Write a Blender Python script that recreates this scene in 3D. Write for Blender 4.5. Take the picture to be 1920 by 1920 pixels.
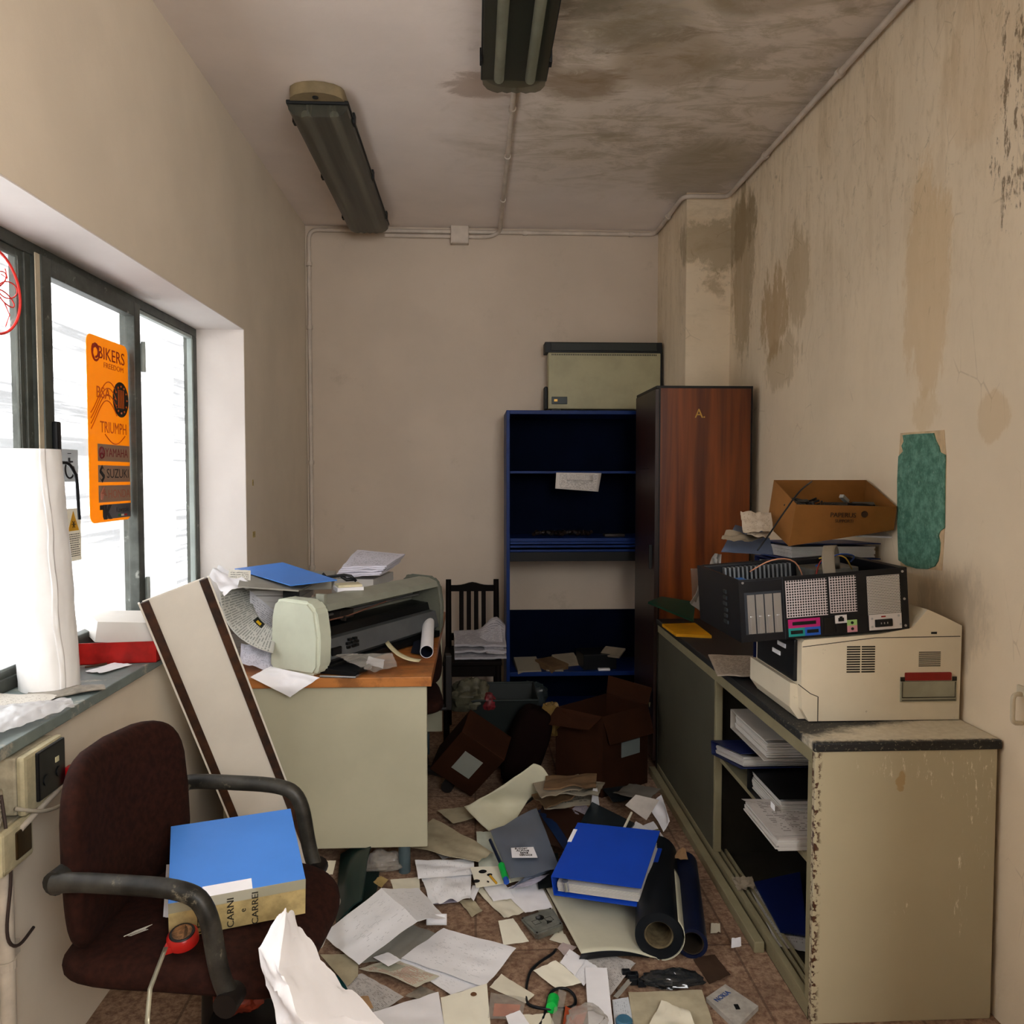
import bpy, bmesh, math, random
from mathutils import Vector as V, Matrix, noise
for o in list(bpy.data.objects): bpy.data.objects.remove(o)
S = bpy.context.scene; COL = S.collection
# ---------------------------------------------------------------- camera
FPX, CH = 1500.0, 1.46
TH = math.atan(67/FPX); PS = math.atan(70/FPX*math.cos(TH))
FW = V((math.sin(PS)*math.cos(TH), math.cos(PS)*math.cos(TH), -math.sin(TH)))
RT = V((math.cos(PS), -math.sin(PS), 0)); UP = RT.cross(FW)
CP = V((0, 0, CH))
cd = bpy.data.cameras.new('camera'); cam = bpy.data.objects.new('camera', cd); COL.objects.link(cam)
cd.sensor_width = 36; cd.lens = 36*FPX/1920; cd.clip_start = .05
m = Matrix((RT, UP, -FW)).transposed().to_4x4(); m.translation = CP; cam.matrix_world = m
S.camera = cam
# ---------------------------------------------------------------- daylight and exposure
w = bpy.data.worlds.new('sky'); S.world = w; w.use_nodes = True
bg = w.node_tree.nodes['Background']; bg.inputs[0].default_value = (.975, .985, 1.0, 1); bg.inputs[1].default_value = 5.4
ld = bpy.data.lights.new('added_rear_light', 'AREA'); ld.shape = 'RECTANGLE'; ld.size = 1.0; ld.size_y = 1.2; ld.energy = 34; ld.color = (1, .985, .95)  # unseen area light added outside the rear opening to brighten walls and ceiling
lo = bpy.data.objects.new('added_rear_light', ld); COL.objects.link(lo); lo.location = (.8, -1.2, 2.2); lo.rotation_euler = (math.radians(97), 0, math.radians(0))
S.view_settings.view_transform = 'Standard'; S.view_settings.look = 'None'
S.view_settings.exposure = 0.6; S.view_settings.gamma = 1; S.view_settings.use_curve_mapping = False

def ray(x, y): return FW + RT*((x-960)/FPX) + UP*((960-y)/FPX)
def at(x, y, X=None, Y=None, Z=None):      # where the sight line meets a wall, a shelf or the floor
    d = ray(x, y)
    t = X/d.x if X is not None else Y/d.y if Y is not None else (Z-CH)/d.z
    return CP + d*t
# ---------------------------------------------------------------- materials
def srgb(h):
    c = [int(h[i:i+2], 16)/255 for i in (0, 2, 4)]
    return [(v/12.92 if v <= .04045 else ((v+.055)/1.055)**2.4) for v in c]
class NT:
    def __init__(s, name):
        s.m = bpy.data.materials.new(name); s.m.use_nodes = True; s.t = s.m.node_tree; s.b = s.t.nodes['Principled BSDF']
        s.out = s.t.nodes['Material Output']
    def n(s, ty, **k):
        nd = s.t.nodes.new(ty)
        for a, v in k.items(): setattr(nd, a, v)
        return nd
    def l(s, a, b): s.t.links.new(a, b)
    def val(s, sock, v):
        if hasattr(v, 'is_output') or isinstance(v, bpy.types.NodeSocket): s.l(v, sock)
        else: sock.default_value = v
    def math(s, op, a, b=0.0, c=None):
        nd = s.n('ShaderNodeMath', operation=op); s.val(nd.inputs[0], a); s.val(nd.inputs[1], b)
        if c is not None: s.val(nd.inputs[2], c)
        return nd.outputs[0]
    def mix(s, f, a, b):
        nd = s.n('ShaderNodeMix', data_type='RGBA'); s.val(nd.inputs[0], f)
        for i, c in ((6, a), (7, b)):
            if isinstance(c, bpy.types.NodeSocket): s.l(c, nd.inputs[i])
            else: nd.inputs[i].default_value = (*c, 1)
        return nd.outputs[2]
    def co(s, kind='Object'): return s.n('ShaderNodeTexCoord').outputs[kind]
    def map(s, vec, sc): 
        nd = s.n('ShaderNodeMapping'); s.l(vec, nd.inputs[0]); nd.inputs['Scale'].default_value = sc; return nd.outputs[0]
    def noise(s, vec, scale, det=4, ro=.6, dist=0):
        nd = s.n('ShaderNodeTexNoise'); s.l(vec, nd.inputs['Vector']); nd.inputs['Scale'].default_value = scale
        nd.inputs['Detail'].default_value = det; nd.inputs['Roughness'].default_value = ro; nd.inputs['Distortion'].default_value = dist
        return nd.outputs['Fac']
    def ramp(s, f, a, b):     # 0 below a, 1 above b
        nd = s.n('ShaderNodeMapRange', interpolation_type='SMOOTHSTEP'); s.val(nd.inputs[0], f); nd.inputs[1].default_value = a; nd.inputs[2].default_value = b
        return nd.outputs[0]
    def bump(s, h, st=.3, d=.01):
        nd = s.n('ShaderNodeBump'); nd.inputs['Strength'].default_value = st; nd.inputs['Distance'].default_value = d
        s.l(h, nd.inputs['Height']); s.l(nd.outputs[0], s.b.inputs['Normal'])
    def sep(s, vec):
        nd = s.n('ShaderNodeSeparateXYZ'); s.l(vec, nd.inputs[0]); return nd.outputs
    def rgh(s, v): s.b.inputs['Roughness'].default_value = v
    def blob(s, P, c, r, soft=.35, wob=None):   # 1 inside an ellipsoid of radii r around c, ragged rim
        e = 0
        for i in range(3):
            if r[i] is None: continue
            d = s.math('DIVIDE', s.math('SUBTRACT', P[i], c[i]), r[i]); d = s.math('MULTIPLY', d, d)
            e = d if e == 0 else s.math('ADD', e, d)
        if wob is not None: e = s.math('ADD', e, s.math('MULTIPLY', s.math('SUBTRACT', wob, .5), 5.0))
        return s.math('SUBTRACT', 1.0, s.ramp(e, 1-soft, 1+soft))
MC = {}
def M(name, hexc, rough=.6, metal=0, var=.12, scale=8, bump=0, alpha=None, spec=.3, dirt=None):
    if name in MC: return MC[name]
    t = NT(name); c = srgb(hexc); t.rgh(rough); t.b.inputs['Metallic'].default_value = metal; t.b.inputs['Specular IOR Level'].default_value = spec
    P = t.co(); f = t.noise(P, scale, 5)
    d = [v*(1-var*1.6) for v in c]; l = [min(1, v*(1+var*.8)) for v in c]
    col = t.mix(t.ramp(f, .3, .7), d, l)
    if dirt:
        g = t.noise(P, dirt[1], 8, .7); col = t.mix(t.ramp(g, dirt[2], dirt[2]+.1), col, srgb(dirt[0]))
    t.l(col, t.b.inputs['Base Color'])
    if bump: t.bump(t.noise(P, scale*8, 3), bump, .002)
    MC[name] = t.m; return t.m
def seethrough(name, hexc, tr=.6, rough=.15):      # thin clear or milky plastic film and glass
    if name in MC: return MC[name]
    t = NT(name); c = srgb(hexc); t.b.inputs['Base Color'].default_value = (*c, 1); t.rgh(rough)
    tb = t.n('ShaderNodeBsdfTransparent'); mx = t.n('ShaderNodeMixShader'); f = t.noise(t.co(), 6, 4)
    t.l(t.ramp(f, .0, 1.0), mx.inputs[0])
    mr = t.n('ShaderNodeMapRange'); t.l(f, mr.inputs[0]); mr.inputs[3].default_value = tr-.06; mr.inputs[4].default_value = tr+.06
    t.l(mr.outputs[0], mx.inputs[0]); t.l(t.b.outputs[0], mx.inputs[1]); t.l(tb.outputs[0], mx.inputs[2]); t.l(mx.outputs[0], t.out.inputs[0])
    MC[name] = t.m; return t.m
def translu(name, hexc, k=.5, rough=.5, tr=0.0):
    if name in MC: return MC[name]
    t = NT(name); c = srgb(hexc); t.rgh(rough)
    f = t.noise(t.co(), 5, 4); t.l(t.mix(f, [v*.93 for v in c], c), t.b.inputs['Base Color'])
    tl = t.n('ShaderNodeBsdfTranslucent'); tl.inputs[0].default_value = (*c, 1); mx = t.n('ShaderNodeMixShader'); mx.inputs[0].default_value = k
    t.l(t.b.outputs[0], mx.inputs[1]); t.l(tl.outputs[0], mx.inputs[2]); o = mx.outputs[0]
    if tr:
        tb = t.n('ShaderNodeBsdfTransparent'); m2 = t.n('ShaderNodeMixShader'); m2.inputs[0].default_value = tr
        t.l(o, m2.inputs[1]); t.l(tb.outputs[0], m2.inputs[2]); o = m2.outputs[0]
    t.l(o, t.out.inputs[0]); MC[name] = t.m; return t.m
def printed(name, hexc, ink='33363c', lines=24, dens=.5, m0=.08, words=26, dirt=.0, block=None, inkf=.7):
    if name in MC: return MC[name]
    t = NT(name); c = srgb(hexc); t.rgh(.75); t.b.inputs['Specular IOR Level'].default_value = .2
    uv = t.sep(t.co('UV')); u, v = uv[0], uv[1]
    ln = t.math('MULTIPLY', v, float(lines)); fr = t.math('FRACT', ln); row = t.math('FLOOR', ln)
    cv = t.n('ShaderNodeCombineXYZ'); t.l(t.math('MULTIPLY', u, float(words)), cv.inputs[0]); t.l(t.math('MULTIPLY', row, 7.3), cv.inputs[1])
    nz = t.noise(cv.outputs[0], 1.0, 2)
    a = t.math('LESS_THAN', t.math('ABSOLUTE', t.math('SUBTRACT', fr, .5)), .2); b = t.math('GREATER_THAN', nz, .72-.45*dens)
    e = t.math('MULTIPLY', t.math('MULTIPLY', a, b), t.math('LESS_THAN', t.math('ABSOLUTE', t.math('SUBTRACT', u, .5)), .5-m0))
    e = t.math('MULTIPLY', e, t.math('LESS_THAN', t.math('ABSOLUTE', t.math('SUBTRACT', v, .5)), .5-m0))
    P = t.co(); base = t.mix(t.ramp(t.noise(P, 9, 6), .3, .7), [x*.93 for x in c], c)
    if dirt: base = t.mix(t.math('MULTIPLY', t.ramp(t.noise(P, 14, 8, .75), .52, .68), dirt), base, srgb('6a5a48'))
    col = t.mix(t.math('MULTIPLY', e, inkf), base, srgb(ink))
    if block:
        for (u0, u1, v0, v1, h) in block:
            q = t.math('MULTIPLY', t.math('LESS_THAN', t.math('ABSOLUTE', t.math('SUBTRACT', u, (u0+u1)/2)), (u1-u0)/2), t.math('LESS_THAN', t.math('ABSOLUTE', t.math('SUBTRACT', v, (v0+v1)/2)), (v1-v0)/2))
            col = t.mix(q, col, srgb(h))
    t.l(col, t.b.inputs['Base Color']); MC[name] = t.m; return t.m
def wood(name, dark, light, ax=2, sc=5, rough=.4, grime=0):
    if name in MC: return MC[name]
    t = NT(name); s = [sc*6]*3; s[ax] = sc*.35; P = t.co(); q = t.map(P, s); f = t.noise(q, 1.0, 6, .6, .4)
    s2 = [14, 14, 14]; s2[ax] = .6; f2 = t.noise(t.map(P, s2), 1.0, 2)
    col = t.mix(t.ramp(t.math('ADD', t.math('MULTIPLY', f, .5), t.math('MULTIPLY', f2, .5)), .35, .65), srgb(dark), srgb(light))
    if grime: col = t.mix(t.math('MULTIPLY', t.ramp(t.noise(P, 9, 7, .7), .45, .65), grime), col, srgb('2a1a10'))
    t.l(col, t.b.inputs['Base Color']); t.rgh(rough); MC[name] = t.m; return t.m
# ---------------------------------------------------------------- mesh building
class MB:
    def __init__(s): s.bm = bmesh.new(); s.uv = s.bm.loops.layers.uv.new('UVMap')
    def face(s, pts, uvs=None):
        f = s.bm.faces.new([s.bm.verts.new(p) for p in pts])
        if uvs:
            for l, q in zip(f.loops, uvs): l[s.uv].uv = q
        return s
    def box(s, a, b, bev=0, mat=None, seg=2):
        r = bmesh.ops.create_cube(s.bm, size=1)['verts']; a = V(a); b = V(b); c = (a+b)/2; d = b-a
        for v in r: v.co = V((v.co.x*d.x, v.co.y*d.y, v.co.z*d.z))+c
        if bev:
            es = {e for v in r for e in v.link_edges}
            r = [v for v in bmesh.ops.bevel(s.bm, geom=list(es), offset=min(bev, min(abs(x) for x in d)*.45), segments=seg, affect='EDGES', profile=.6, clamp_overlap=True)['verts']]
            r = list({v for v in r})
        if mat is not None:
            for v in r: v.co = mat @ v.co
        return s
    def hexa(s, b4, t4):        # eight corners: bottom ring, top ring
        vs = [s.bm.verts.new(p) for p in list(b4)+list(t4)]
        for f in ((3, 2, 1, 0), (4, 5, 6, 7), (0, 1, 5, 4), (1, 2, 6, 5), (2, 3, 7, 6), (3, 0, 4, 7)): s.bm.faces.new([vs[i] for i in f])
        return s
    def prism(s, pts, d):       # polygon swept along vector d
        d = V(d); a = [s.bm.verts.new(p) for p in pts]; b = [s.bm.verts.new(V(p)+d) for p in pts]; n = len(a)
        s.bm.faces.new(a[::-1]); s.bm.faces.new(b)
        for i in range(n): s.bm.faces.new((a[i], a[(i+1) % n], b[(i+1) % n], b[i]))
        return s
    def tube(s, pts, r, seg=12, cap=True, flat=None):
        pts = [V(p) for p in pts]; n = len(pts); rs = r if isinstance(r, (list, tuple)) else [r]*n; rings = []; prev = None
        for i, p in enumerate(pts):
            t = (pts[min(i+1, n-1)]-pts[max(i-1, 0)]).normalized()
            if prev is None:
                x = t.orthogonal().normalized()
            else: x = (prev-t*prev.dot(t)).normalized()
            prev = x; y = t.cross(x)
            rings.append([s.bm.verts.new(p+(x*math.cos(2*math.pi*k/seg)+y*math.sin(2*math.pi*k/seg))*rs[i]) for k in range(seg)])
        for a, b in zip(rings, rings[1:]):
            for k in range(seg): s.bm.faces.new((a[k], a[(k+1) % seg], b[(k+1) % seg], b[k]))
        if cap: s.bm.faces.new(rings[0][::-1]); s.bm.faces.new(rings[-1])
        return s
    def pipe(s, a, b, ro, ri, seg=32):   # hollow tube
        a = V(a); b = V(b); t = (b-a).normalized(); x = t.orthogonal().normalized(); y = t.cross(x)
        def ring(c, r): return [s.bm.verts.new(c+(x*math.cos(2*math.pi*k/seg)+y*math.sin(2*math.pi*k/seg))*r) for k in range(seg)]
        R = [ring(a, ro), ring(b, ro), ring(b, ri), ring(a, ri)]
        for i in range(4):
            p, q = R[i], R[(i+1) % 4]
            for k in range(seg): s.bm.faces.new((p[k], p[(k+1) % seg], q[(k+1) % seg], q[k]))
        return s
    def lathe(s, prof, c=(0, 0, 0), seg=32, mat=None):
        c = V(c); rings = []
        for r, z in prof:
            rings.append([s.bm.verts.new((mat or Matrix()) @ (c+V((r*math.cos(2*math.pi*k/seg), r*math.sin(2*math.pi*k/seg), z)))) for k in range(seg)])
        for a, b in zip(rings, rings[1:]):
            for k in range(seg): s.bm.faces.new((a[k], a[(k+1) % seg], b[(k+1) % seg], b[k]))
        s.bm.faces.new(rings[0][::-1]); s.bm.faces.new(rings[-1])
        return s
    def grid(s, fn, nu=16, nv=16, th=.0008):   # fn(u,v)->point ; closed thin sheet
        P = [[V(fn(i/nu, j/nv)) for i in range(nu+1)] for j in range(nv+1)]
        T = []; B = []
        for j in range(nv+1):
            ta = []; ba = []
            for i in range(nu+1):
                du = P[j][min(i+1, nu)]-P[j][max(i-1, 0)]; dv = P[min(j+1, nv)][i]-P[max(j-1, 0)][i]
                n = du.cross(dv); n = n.normalized() if n.length > 1e-12 else V((0, 0, 1))
                ta.append(s.bm.verts.new(P[j][i]+n*th/2)); ba.append(s.bm.verts.new(P[j][i]-n*th/2))
            T.append(ta); B.append(ba)
        def q(vs, uvs):
            f = s.bm.faces.new(vs)
            for l, c in zip(f.loops, uvs): l[s.uv].uv = c
        for j in range(nv):
            for i in range(nu):
                uvs = [(i/nu, j/nv), ((i+1)/nu, j/nv), ((i+1)/nu, (j+1)/nv), (i/nu, (j+1)/nv)]
                q((T[j][i], T[j][i+1], T[j+1][i+1], T[j+1][i]), uvs); q((B[j+1][i], B[j+1][i+1], B[j][i+1], B[j][i]), [uvs[3], uvs[2], uvs[1], uvs[0]])
        for i in range(nu):
            s.bm.faces.new((B[0][i], B[0][i+1], T[0][i+1], T[0][i])); s.bm.faces.new((T[nv][i], T[nv][i+1], B[nv][i+1], B[nv][i]))
        for j in range(nv):
            s.bm.faces.new((T[j][0], T[j+1][0], B[j+1][0], B[j][0])); s.bm.faces.new((B[j][nu], B[j+1][nu], T[j+1][nu], T[j][nu]))
        return s
    def build(s, name, m, parent=None, mat=None, smooth=None, fix=True):
        if fix: bmesh.ops.recalc_face_normals(s.bm, faces=s.bm.faces)
        if mat is not None: bmesh.ops.transform(s.bm, matrix=mat, verts=s.bm.verts)
        me = bpy.data.meshes.new(name); s.bm.to_mesh(me); s.bm.free()
        if smooth:
            for p in me.polygons: p.use_smooth = True
            if smooth is not True: me.set_sharp_from_angle(angle=math.radians(smooth))
        me.materials.append(m); o = bpy.data.objects.new(name, me); COL.objects.link(o)
        if parent is not None: par(o, parent)
        return o
def wm(o):
    return (wm(o.parent) @ o.matrix_parent_inverse @ o.matrix_basis) if o.parent else o.matrix_basis.copy()
def par(o, p): o.parent = p; o.matrix_parent_inverse = wm(p).inverted()
def tag(o, label=None, cat=None, group=None, kind=None):
    for k, v in (('label', label), ('category', cat), ('group', group), ('kind', kind)):
        if v: o[k] = v
    return o
def thing(name, label, cat, loc, group=None):
    o = bpy.data.objects.new(name, None); COL.objects.link(o); o.location = loc; o.empty_display_size = .05
    return tag(o, label, cat, group)
def struct(o): o['kind'] = 'structure'; return o
def basis(o, x, y):       # right-handed frame at o with x axis and y direction
    x = V(x).normalized(); z = x.cross(V(y)).normalized(); y = z.cross(x)
    mm = Matrix((x, y, z)).transposed().to_4x4(); mm.translation = V(o); return mm
def text(s, o, right, up, size, m, parent, name='lettering', w=None, ext=.0006, italic=0):
    cu = bpy.data.curves.new(name, 'FONT'); cu.body = s; cu.size = size; cu.extrude = ext; cu.align_x = 'CENTER'; cu.align_y = 'CENTER'; cu.shear = italic
    cu.resolution_u = 3; ob = bpy.data.objects.new(name, cu); COL.objects.link(ob); bpy.context.view_layer.update()
    me = bpy.data.meshes.new_from_object(ob.evaluated_get(bpy.context.evaluated_depsgraph_get())); bpy.data.objects.remove(ob); bpy.data.curves.remove(cu)
    xs = [v.co.x for v in me.vertices]; k = 1
    if w and xs: k = w/max(1e-6, max(xs)-min(xs))
    mm = basis(o, right, up) @ Matrix.Diagonal((k, 1, 1, 1)); me.transform(mm); me.name = name; me.materials.clear(); me.materials.append(m)
    r = bpy.data.objects.new(name, me); COL.objects.link(r)
    if parent is not None: par(r, parent)
    return r
def bil(c, u, v): return (c[0]*(1-u)+c[1]*u)*(1-v)+(c[3]*(1-u)+c[2]*u)*v
def zn(u, v, seed, f=2.5): return noise.noise(V((u*f+seed*3.7, v*f-seed*1.9, seed*.77)))
SEED = [0]
def paper(px, m, label=None, cat='paper', name='paper_sheet', z=.01, zs=None, crump=.004, bumps=(), n=14, th=.0007, parent=None, pts=None, f=2.6, group=None, fold=None):
    # a sheet whose four corners lie where the sight lines px meet heights z (or zs per corner)
    SEED[0] += 1; sd = SEED[0]
    c = pts if pts else [at(x, y, Z=(zs[i] if zs else z)) for i, (x, y) in enumerate(px)]
    c = [V(p) for p in c]
    N = (c[2]-c[0]).cross(c[3]-c[1]).normalized()
    if N.z < 0: N = -N
    def fn(u, v):
        p = bil(c, u, v); h = abs(zn(u, v, sd, f))*crump*1.6 + zn(u, v, sd+9, f*3)*crump*.25
        for (bu, bv, br, bh) in bumps:
            d = ((u-bu)**2+(v-bv)**2)/(br*br); h += bh*math.exp(-d*1.5)
        if fold: h += fold(u, v)
        return p+N*h
    b = MB().grid(fn, n, n, th)
    o = b.build(name, m, parent, smooth=50)
    if label: tag(o, label, cat, group)
    return o
def arc(p0, p1, p2, n=8):   # quadratic bend
    return [V(p0)*(1-t)**2+V(p1)*2*t*(1-t)+V(p2)*t*t for t in [i/n for i in range(n+1)]]
def path(pts, r=.03, n=5):   # polyline with rounded corners
    pts = [V(p) for p in pts]; out = [pts[0]]
    for a, b, c in zip(pts, pts[1:], pts[2:]):
        ra = min(r, (b-a).length*.49); rc = min(r, (c-b).length*.49)
        out += arc(b+(a-b).normalized()*ra, b, b+(c-b).normalized()*rc, n)
    return out+[pts[-1]]
# ================================================================ SETTING
XL, XR, YB, ZC, XW = -1.04, 1.40, 5.05, 3.0, -1.27
def wallmat(name, base, stains=None):
    t = NT(name); P = t.co(); p = t.sep(P); c = srgb(base); t.rgh(.9); t.b.inputs['Specular IOR Level'].default_value = .15
    col = t.mix(t.ramp(t.noise(P, 1.6, 5), .3, .7), [v*.90 for v in c], c)
    if stains: col = stains(t, P, p, col)
    t.l(col, t.b.inputs['Base Color']); t.bump(t.noise(P, 30, 5), .25, .004); return t.m
def st_right(t, P, p, col):
    st = t.noise(t.map(P, (1, 5.5, 1.1)), 1.7, 8, .68, .3)         # vertical runs of damp
    fine = t.noise(t.map(P, (1, 10, 3.5)), 3, 9, .75, .5); wob = t.noise(t.map(P, (1, 2.6, 1)), 3.2, 10, .72)
    up = t.ramp(p[2], 1.5, 2.7)
    col = t.mix(t.math('MULTIPLY', t.ramp(st, .46, .66), t.math('MULTIPLY', up, .32)), col, srgb('b89f78'))
    col = t.mix(t.math('MULTIPLY', t.ramp(st, .42, .3), .0), col, col)
    col = t.mix(t.math('MULTIPLY', t.ramp(fine, .5, .7), t.math('MULTIPLY', up, .35)), col, srgb('a28c66'))
    for c, r, k, h in (((0, 4.15, 2.52), (None, .17, .42), .55, '97805c'), ((0, 3.72, 2.22), (None, .16, .22), .62, 'a58455'), ((0, 3.45, 2.35), (None, .12, .22), .45, 'a58a60'),
                       ((0, 3.62, 1.98), (None, .2, .12), .4, 'a28a63'), ((0, 2.45, 2.05), (None, .13, .38), .42, 'cfae7c'), ((0, 2.2, 2.6), (None, .2, .2), .15, 'c09a66'),
                       ((0, 2.1, 1.62), (None, .07, .06), .35, 'c8a878'), ((0, 2.45, 1.66), (None, .11, .07), .5, 'd6bd95'), ((0, 4.25, 2.75), (None, .25, .15), .55, '8c7a5a')):
        col = t.mix(t.math('MULTIPLY', t.blob(p, c, r, .25, wob), k), col, srgb(h))
    mld = t.math('MULTIPLY', t.ramp(t.noise(t.map(P, (1, 2, 1.3)), 9, 10, .8, 1), .57, .66), t.ramp(p[2], 1.9, 2.5))
    col = t.mix(t.math('MULTIPLY', mld, .42), col, srgb('75664a'))
    mk = t.blob(p, (0, 2.02, 2.42), (None, .12, .3), .3, fine); mk = t.math('MULTIPLY', mk, t.ramp(t.noise(t.map(P, (1, 3, 1)), 12, 6, .7), .52, .6))
    col = t.mix(t.math('MULTIPLY', mk, .8), col, srgb('6b5742'))
    cr = t.n('ShaderNodeTexVoronoi', feature='DISTANCE_TO_EDGE'); t.l(t.map(P, (1, 3.2, 1.3)), cr.inputs['Vector']); cr.inputs['Scale'].default_value = 3.5
    k = t.math('MULTIPLY', t.math('LESS_THAN', cr.outputs[0], .009), t.ramp(t.noise(P, 4, 4), .52, .6))
    col = t.mix(t.math('MULTIPLY', k, .22), col, srgb('8b7355'))
    # computer case's shade painted low on the wall behind the machines
    sm = t.blob(p, (0, 2.28, 1.05), (None, .16, .14), .7, wob)
    return t.mix(t.math('MULTIPLY', sm, .4), col, srgb('7d7060'))
def st_ceil(t, P, p, col):
    a = t.noise(P, 2.2, 9, .68, .6); b = t.noise(t.map(P, (1.2, 3.2, 1)), 3, 10, .75, .8)
    zone = t.math('MULTIPLY', t.ramp(t.math('ADD', p[0], t.math('MULTIPLY', a, .9)), .25, .95), t.ramp(t.math('ADD', p[1], t.math('MULTIPLY', a, 1.2)), 5.2, 4.4))
    col = t.mix(t.math('MULTIPLY', zone, .38), col, srgb('a8946e'))
    col = t.mix(t.math('MULTIPLY', t.math('MULTIPLY', t.ramp(b, .45, .6), zone), .45), col, srgb('94845f'))
    col = t.mix(t.math('MULTIPLY', t.math('MULTIPLY', t.ramp(a, .5, .62), zone), .35), col, srgb('7a6c50'))
    for c, r, k, h in (((.03, 3.22, 0), (.16, .1, None), .5, '8a6a48'), ((.42, 3.2, 0), (.16, .13, None), .65, '7d6444'), ((.72, 3.0, 0), (.2, .2, None), .5, '86704e'), ((.5, 2.75, 0), (.25, .2, None), .55, '6e6148'),
                       ((1.15, 4.1, 0), (.22, .4, None), .45, '8f8262'), ((.35, 2.5, 0), (.2, .25, None), .55, '5f553f'), ((.9, 2.6, 0), (.2, .1, None), .45, '7a6848')):
        col = t.mix(t.math('MULTIPLY', t.blob(p, c, r, .5, b), k), col, srgb(h))
    return col
m_left = wallmat('wall_paint_left', 'e0d3c0'); m_back = wallmat('wall_paint_back', 'cdbdab', lambda t, P, p, col: t.mix(t.math('MULTIPLY', t.ramp(t.noise(P, 3, 8, .75), .58, .72), .25), col, srgb('8e7f68')))  # left wall keeps one warm paint colour
m_right = wallmat('wall_paint_damp', 'ead8bc', st_right); m_ceil = wallmat('ceiling_paint', 'f4e8df', st_ceil); m_reveal = wallmat('reveal_paint', 'e9e1dc')
# floor: worn mottled covering
t = NT('floor_covering'); P = t.co(); p = t.sep(P); t.rgh(.8)
f = t.noise(P, 45, 6, .8); g = t.noise(P, 5, 6, .7); col = t.mix(t.ramp(f, .35, .65), srgb('6b4b38'), srgb('a78c74')); col = t.mix(t.math('MULTIPLY', t.ramp(g, .4, .65), .5), col, srgb('5a4030'))
tile = t.n('ShaderNodeTexBrick'); t.l(P, tile.inputs['Vector']); tile.inputs['Scale'].default_value = 1; tile.offset = 0; tile.inputs['Brick Width'].default_value = .4; tile.inputs['Row Height'].default_value = .4; tile.inputs['Mortar Size'].default_value = .004
col = t.mix(t.math('MULTIPLY', tile.outputs['Fac'], .6), col, srgb('4a3426')); t.l(col, t.b.inputs['Base Color']); t.bump(f, .3, .002); m_floor = t.m
YN = -.9
struct(MB().box((XL-.6, YN-.1, -.1), (XR+.2, YB+.2, 0)).build('floor', m_floor))
struct(MB().box((XL-.25, YN-.1, ZC), (XR+.2, YB+.2, ZC+.12)).build('ceiling', m_ceil))
struct(MB().box((XL-.25, YB, 0), (XR+.2, YB+.2, ZC)).build('wall_back', m_back))
struct(MB().box((XR, YN, 0), (XR+.2, YB, ZC)).box((.86, .7, 0), (XR, 1.0, ZC)).build('wall_right', m_right))  # second box: unseen pilaster added to shade the low cabinet's end panel
struct(MB().box((1.155, 4.37, 0), (XR, YB, ZC)).build('wall_pillar', m_right))
WY0, WY1, WZ0, WZ1 = -.35, 3.70, .855, 2.125
wl = MB().box((XL-.25, YN, 0), (XL, YB, WZ0)).box((XL-.25, YN, WZ1), (XL, YB, ZC)).box((XL-.25, WY1, WZ0), (XL, YB, WZ1)).box((XL-.25, YN, WZ0), (XL, WY0, WZ1))
struct(wl.build('wall_left', m_left))
# painted plaster lining of the window recess
rv = MB().box((XW, WY1-.004, WZ0+.02), (XL-.001, WY1+.002, WZ1)).box((XW, WY0, WZ1-.004), (XL-.001, WY1, WZ1+.002))
struct(rv.build('trim_1', m_reveal))
# near wall behind the camera, with an unseen high opening shaped for the light
struct(MB().box((XL-.25, YN-.15, 0), (.25, YN, ZC)).box((1.35, YN-.15, 0), (XR+.2, YN, ZC)).box((.25, YN-.15, 2.85), (1.35, YN, ZC)).box((.25, YN-.15, 0), (1.35, YN, 1.5)).build('wall_front', m_back))
m_sill = M('sill_stone', '6f7a78', .45, var=.12, scale=12, dirt=('a5a194', 10, .56))
struct(MB().box((XL-.25, WY0-.05, .855), (-1.005, WY1+.0, .884), .004).build('trim_2', m_sill))
# window: grey aluminium frame, sashes, panes
m_alu = M('window_aluminium', '4e514c', .5, metal=.3, var=.2, scale=14, dirt=('8c8d86', 20, .6))
m_aluL = M('window_aluminium_pale', '9fa8a4', .5, var=.1)
m_glass = seethrough('window_glass', 'e8f2f0', .93, .05)
WX = -1.265
win = thing('window_1', None, None, (WX, 1.7, .884)); win['kind'] = 'structure'
fr = MB().box((WX-.03, WY0, .884), (WX+.015, WY1-.004, .92), .003).box((WX-.03, WY0, 2.085), (WX+.015, WY1-.004, 2.121), .003)
for y0, y1 in ((3.655, 3.696), (3.01, 3.045), (2.315, 2.345), (1.55, 1.6), (.85, .9), (.15, .2), (WY0, WY0+.04)): fr.box((WX-.03, y0, .92), (WX+.015, y1, 2.085), .003)
fr.build('frame', m_alu, win)
def sash(y0, y1, sl=.045, name='sash', m=None, dx=.02):
    b = MB(); x0, x1 = WX+.0, WX+.018+dx; z0, z1 = .915, 2.09
    b.box((x0, y0, z0), (x1, y0+sl, z1), .004).box((x0, y1-sl, z0), (x1, y1, z1), .004).box((x0, y0+sl, z0), (x1, y1-sl, z0+sl), .004).box((x0, y0+sl, z1-sl), (x1, y1-sl, z1), .004)
    o = b.build(name, m or m_alu, win); MB().box((WX+.006, y0+sl-.005, z0+sl-.005), (WX+.011, y1-sl+.005, z1-sl+.005)).build('pane', m_glass, o); return o
sa = sash(2.36, 3.03, .052)
for y0, y1 in ((1.60, 2.315), (.9, 1.55), (.2, .85), (-.3, .15)): sash(y0, y1, .03, dx=-.01)
MB().box((WX+.0, 3.045, .92), (WX+.004, 3.655, 2.085)).build('pane', m_glass, win)
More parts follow.
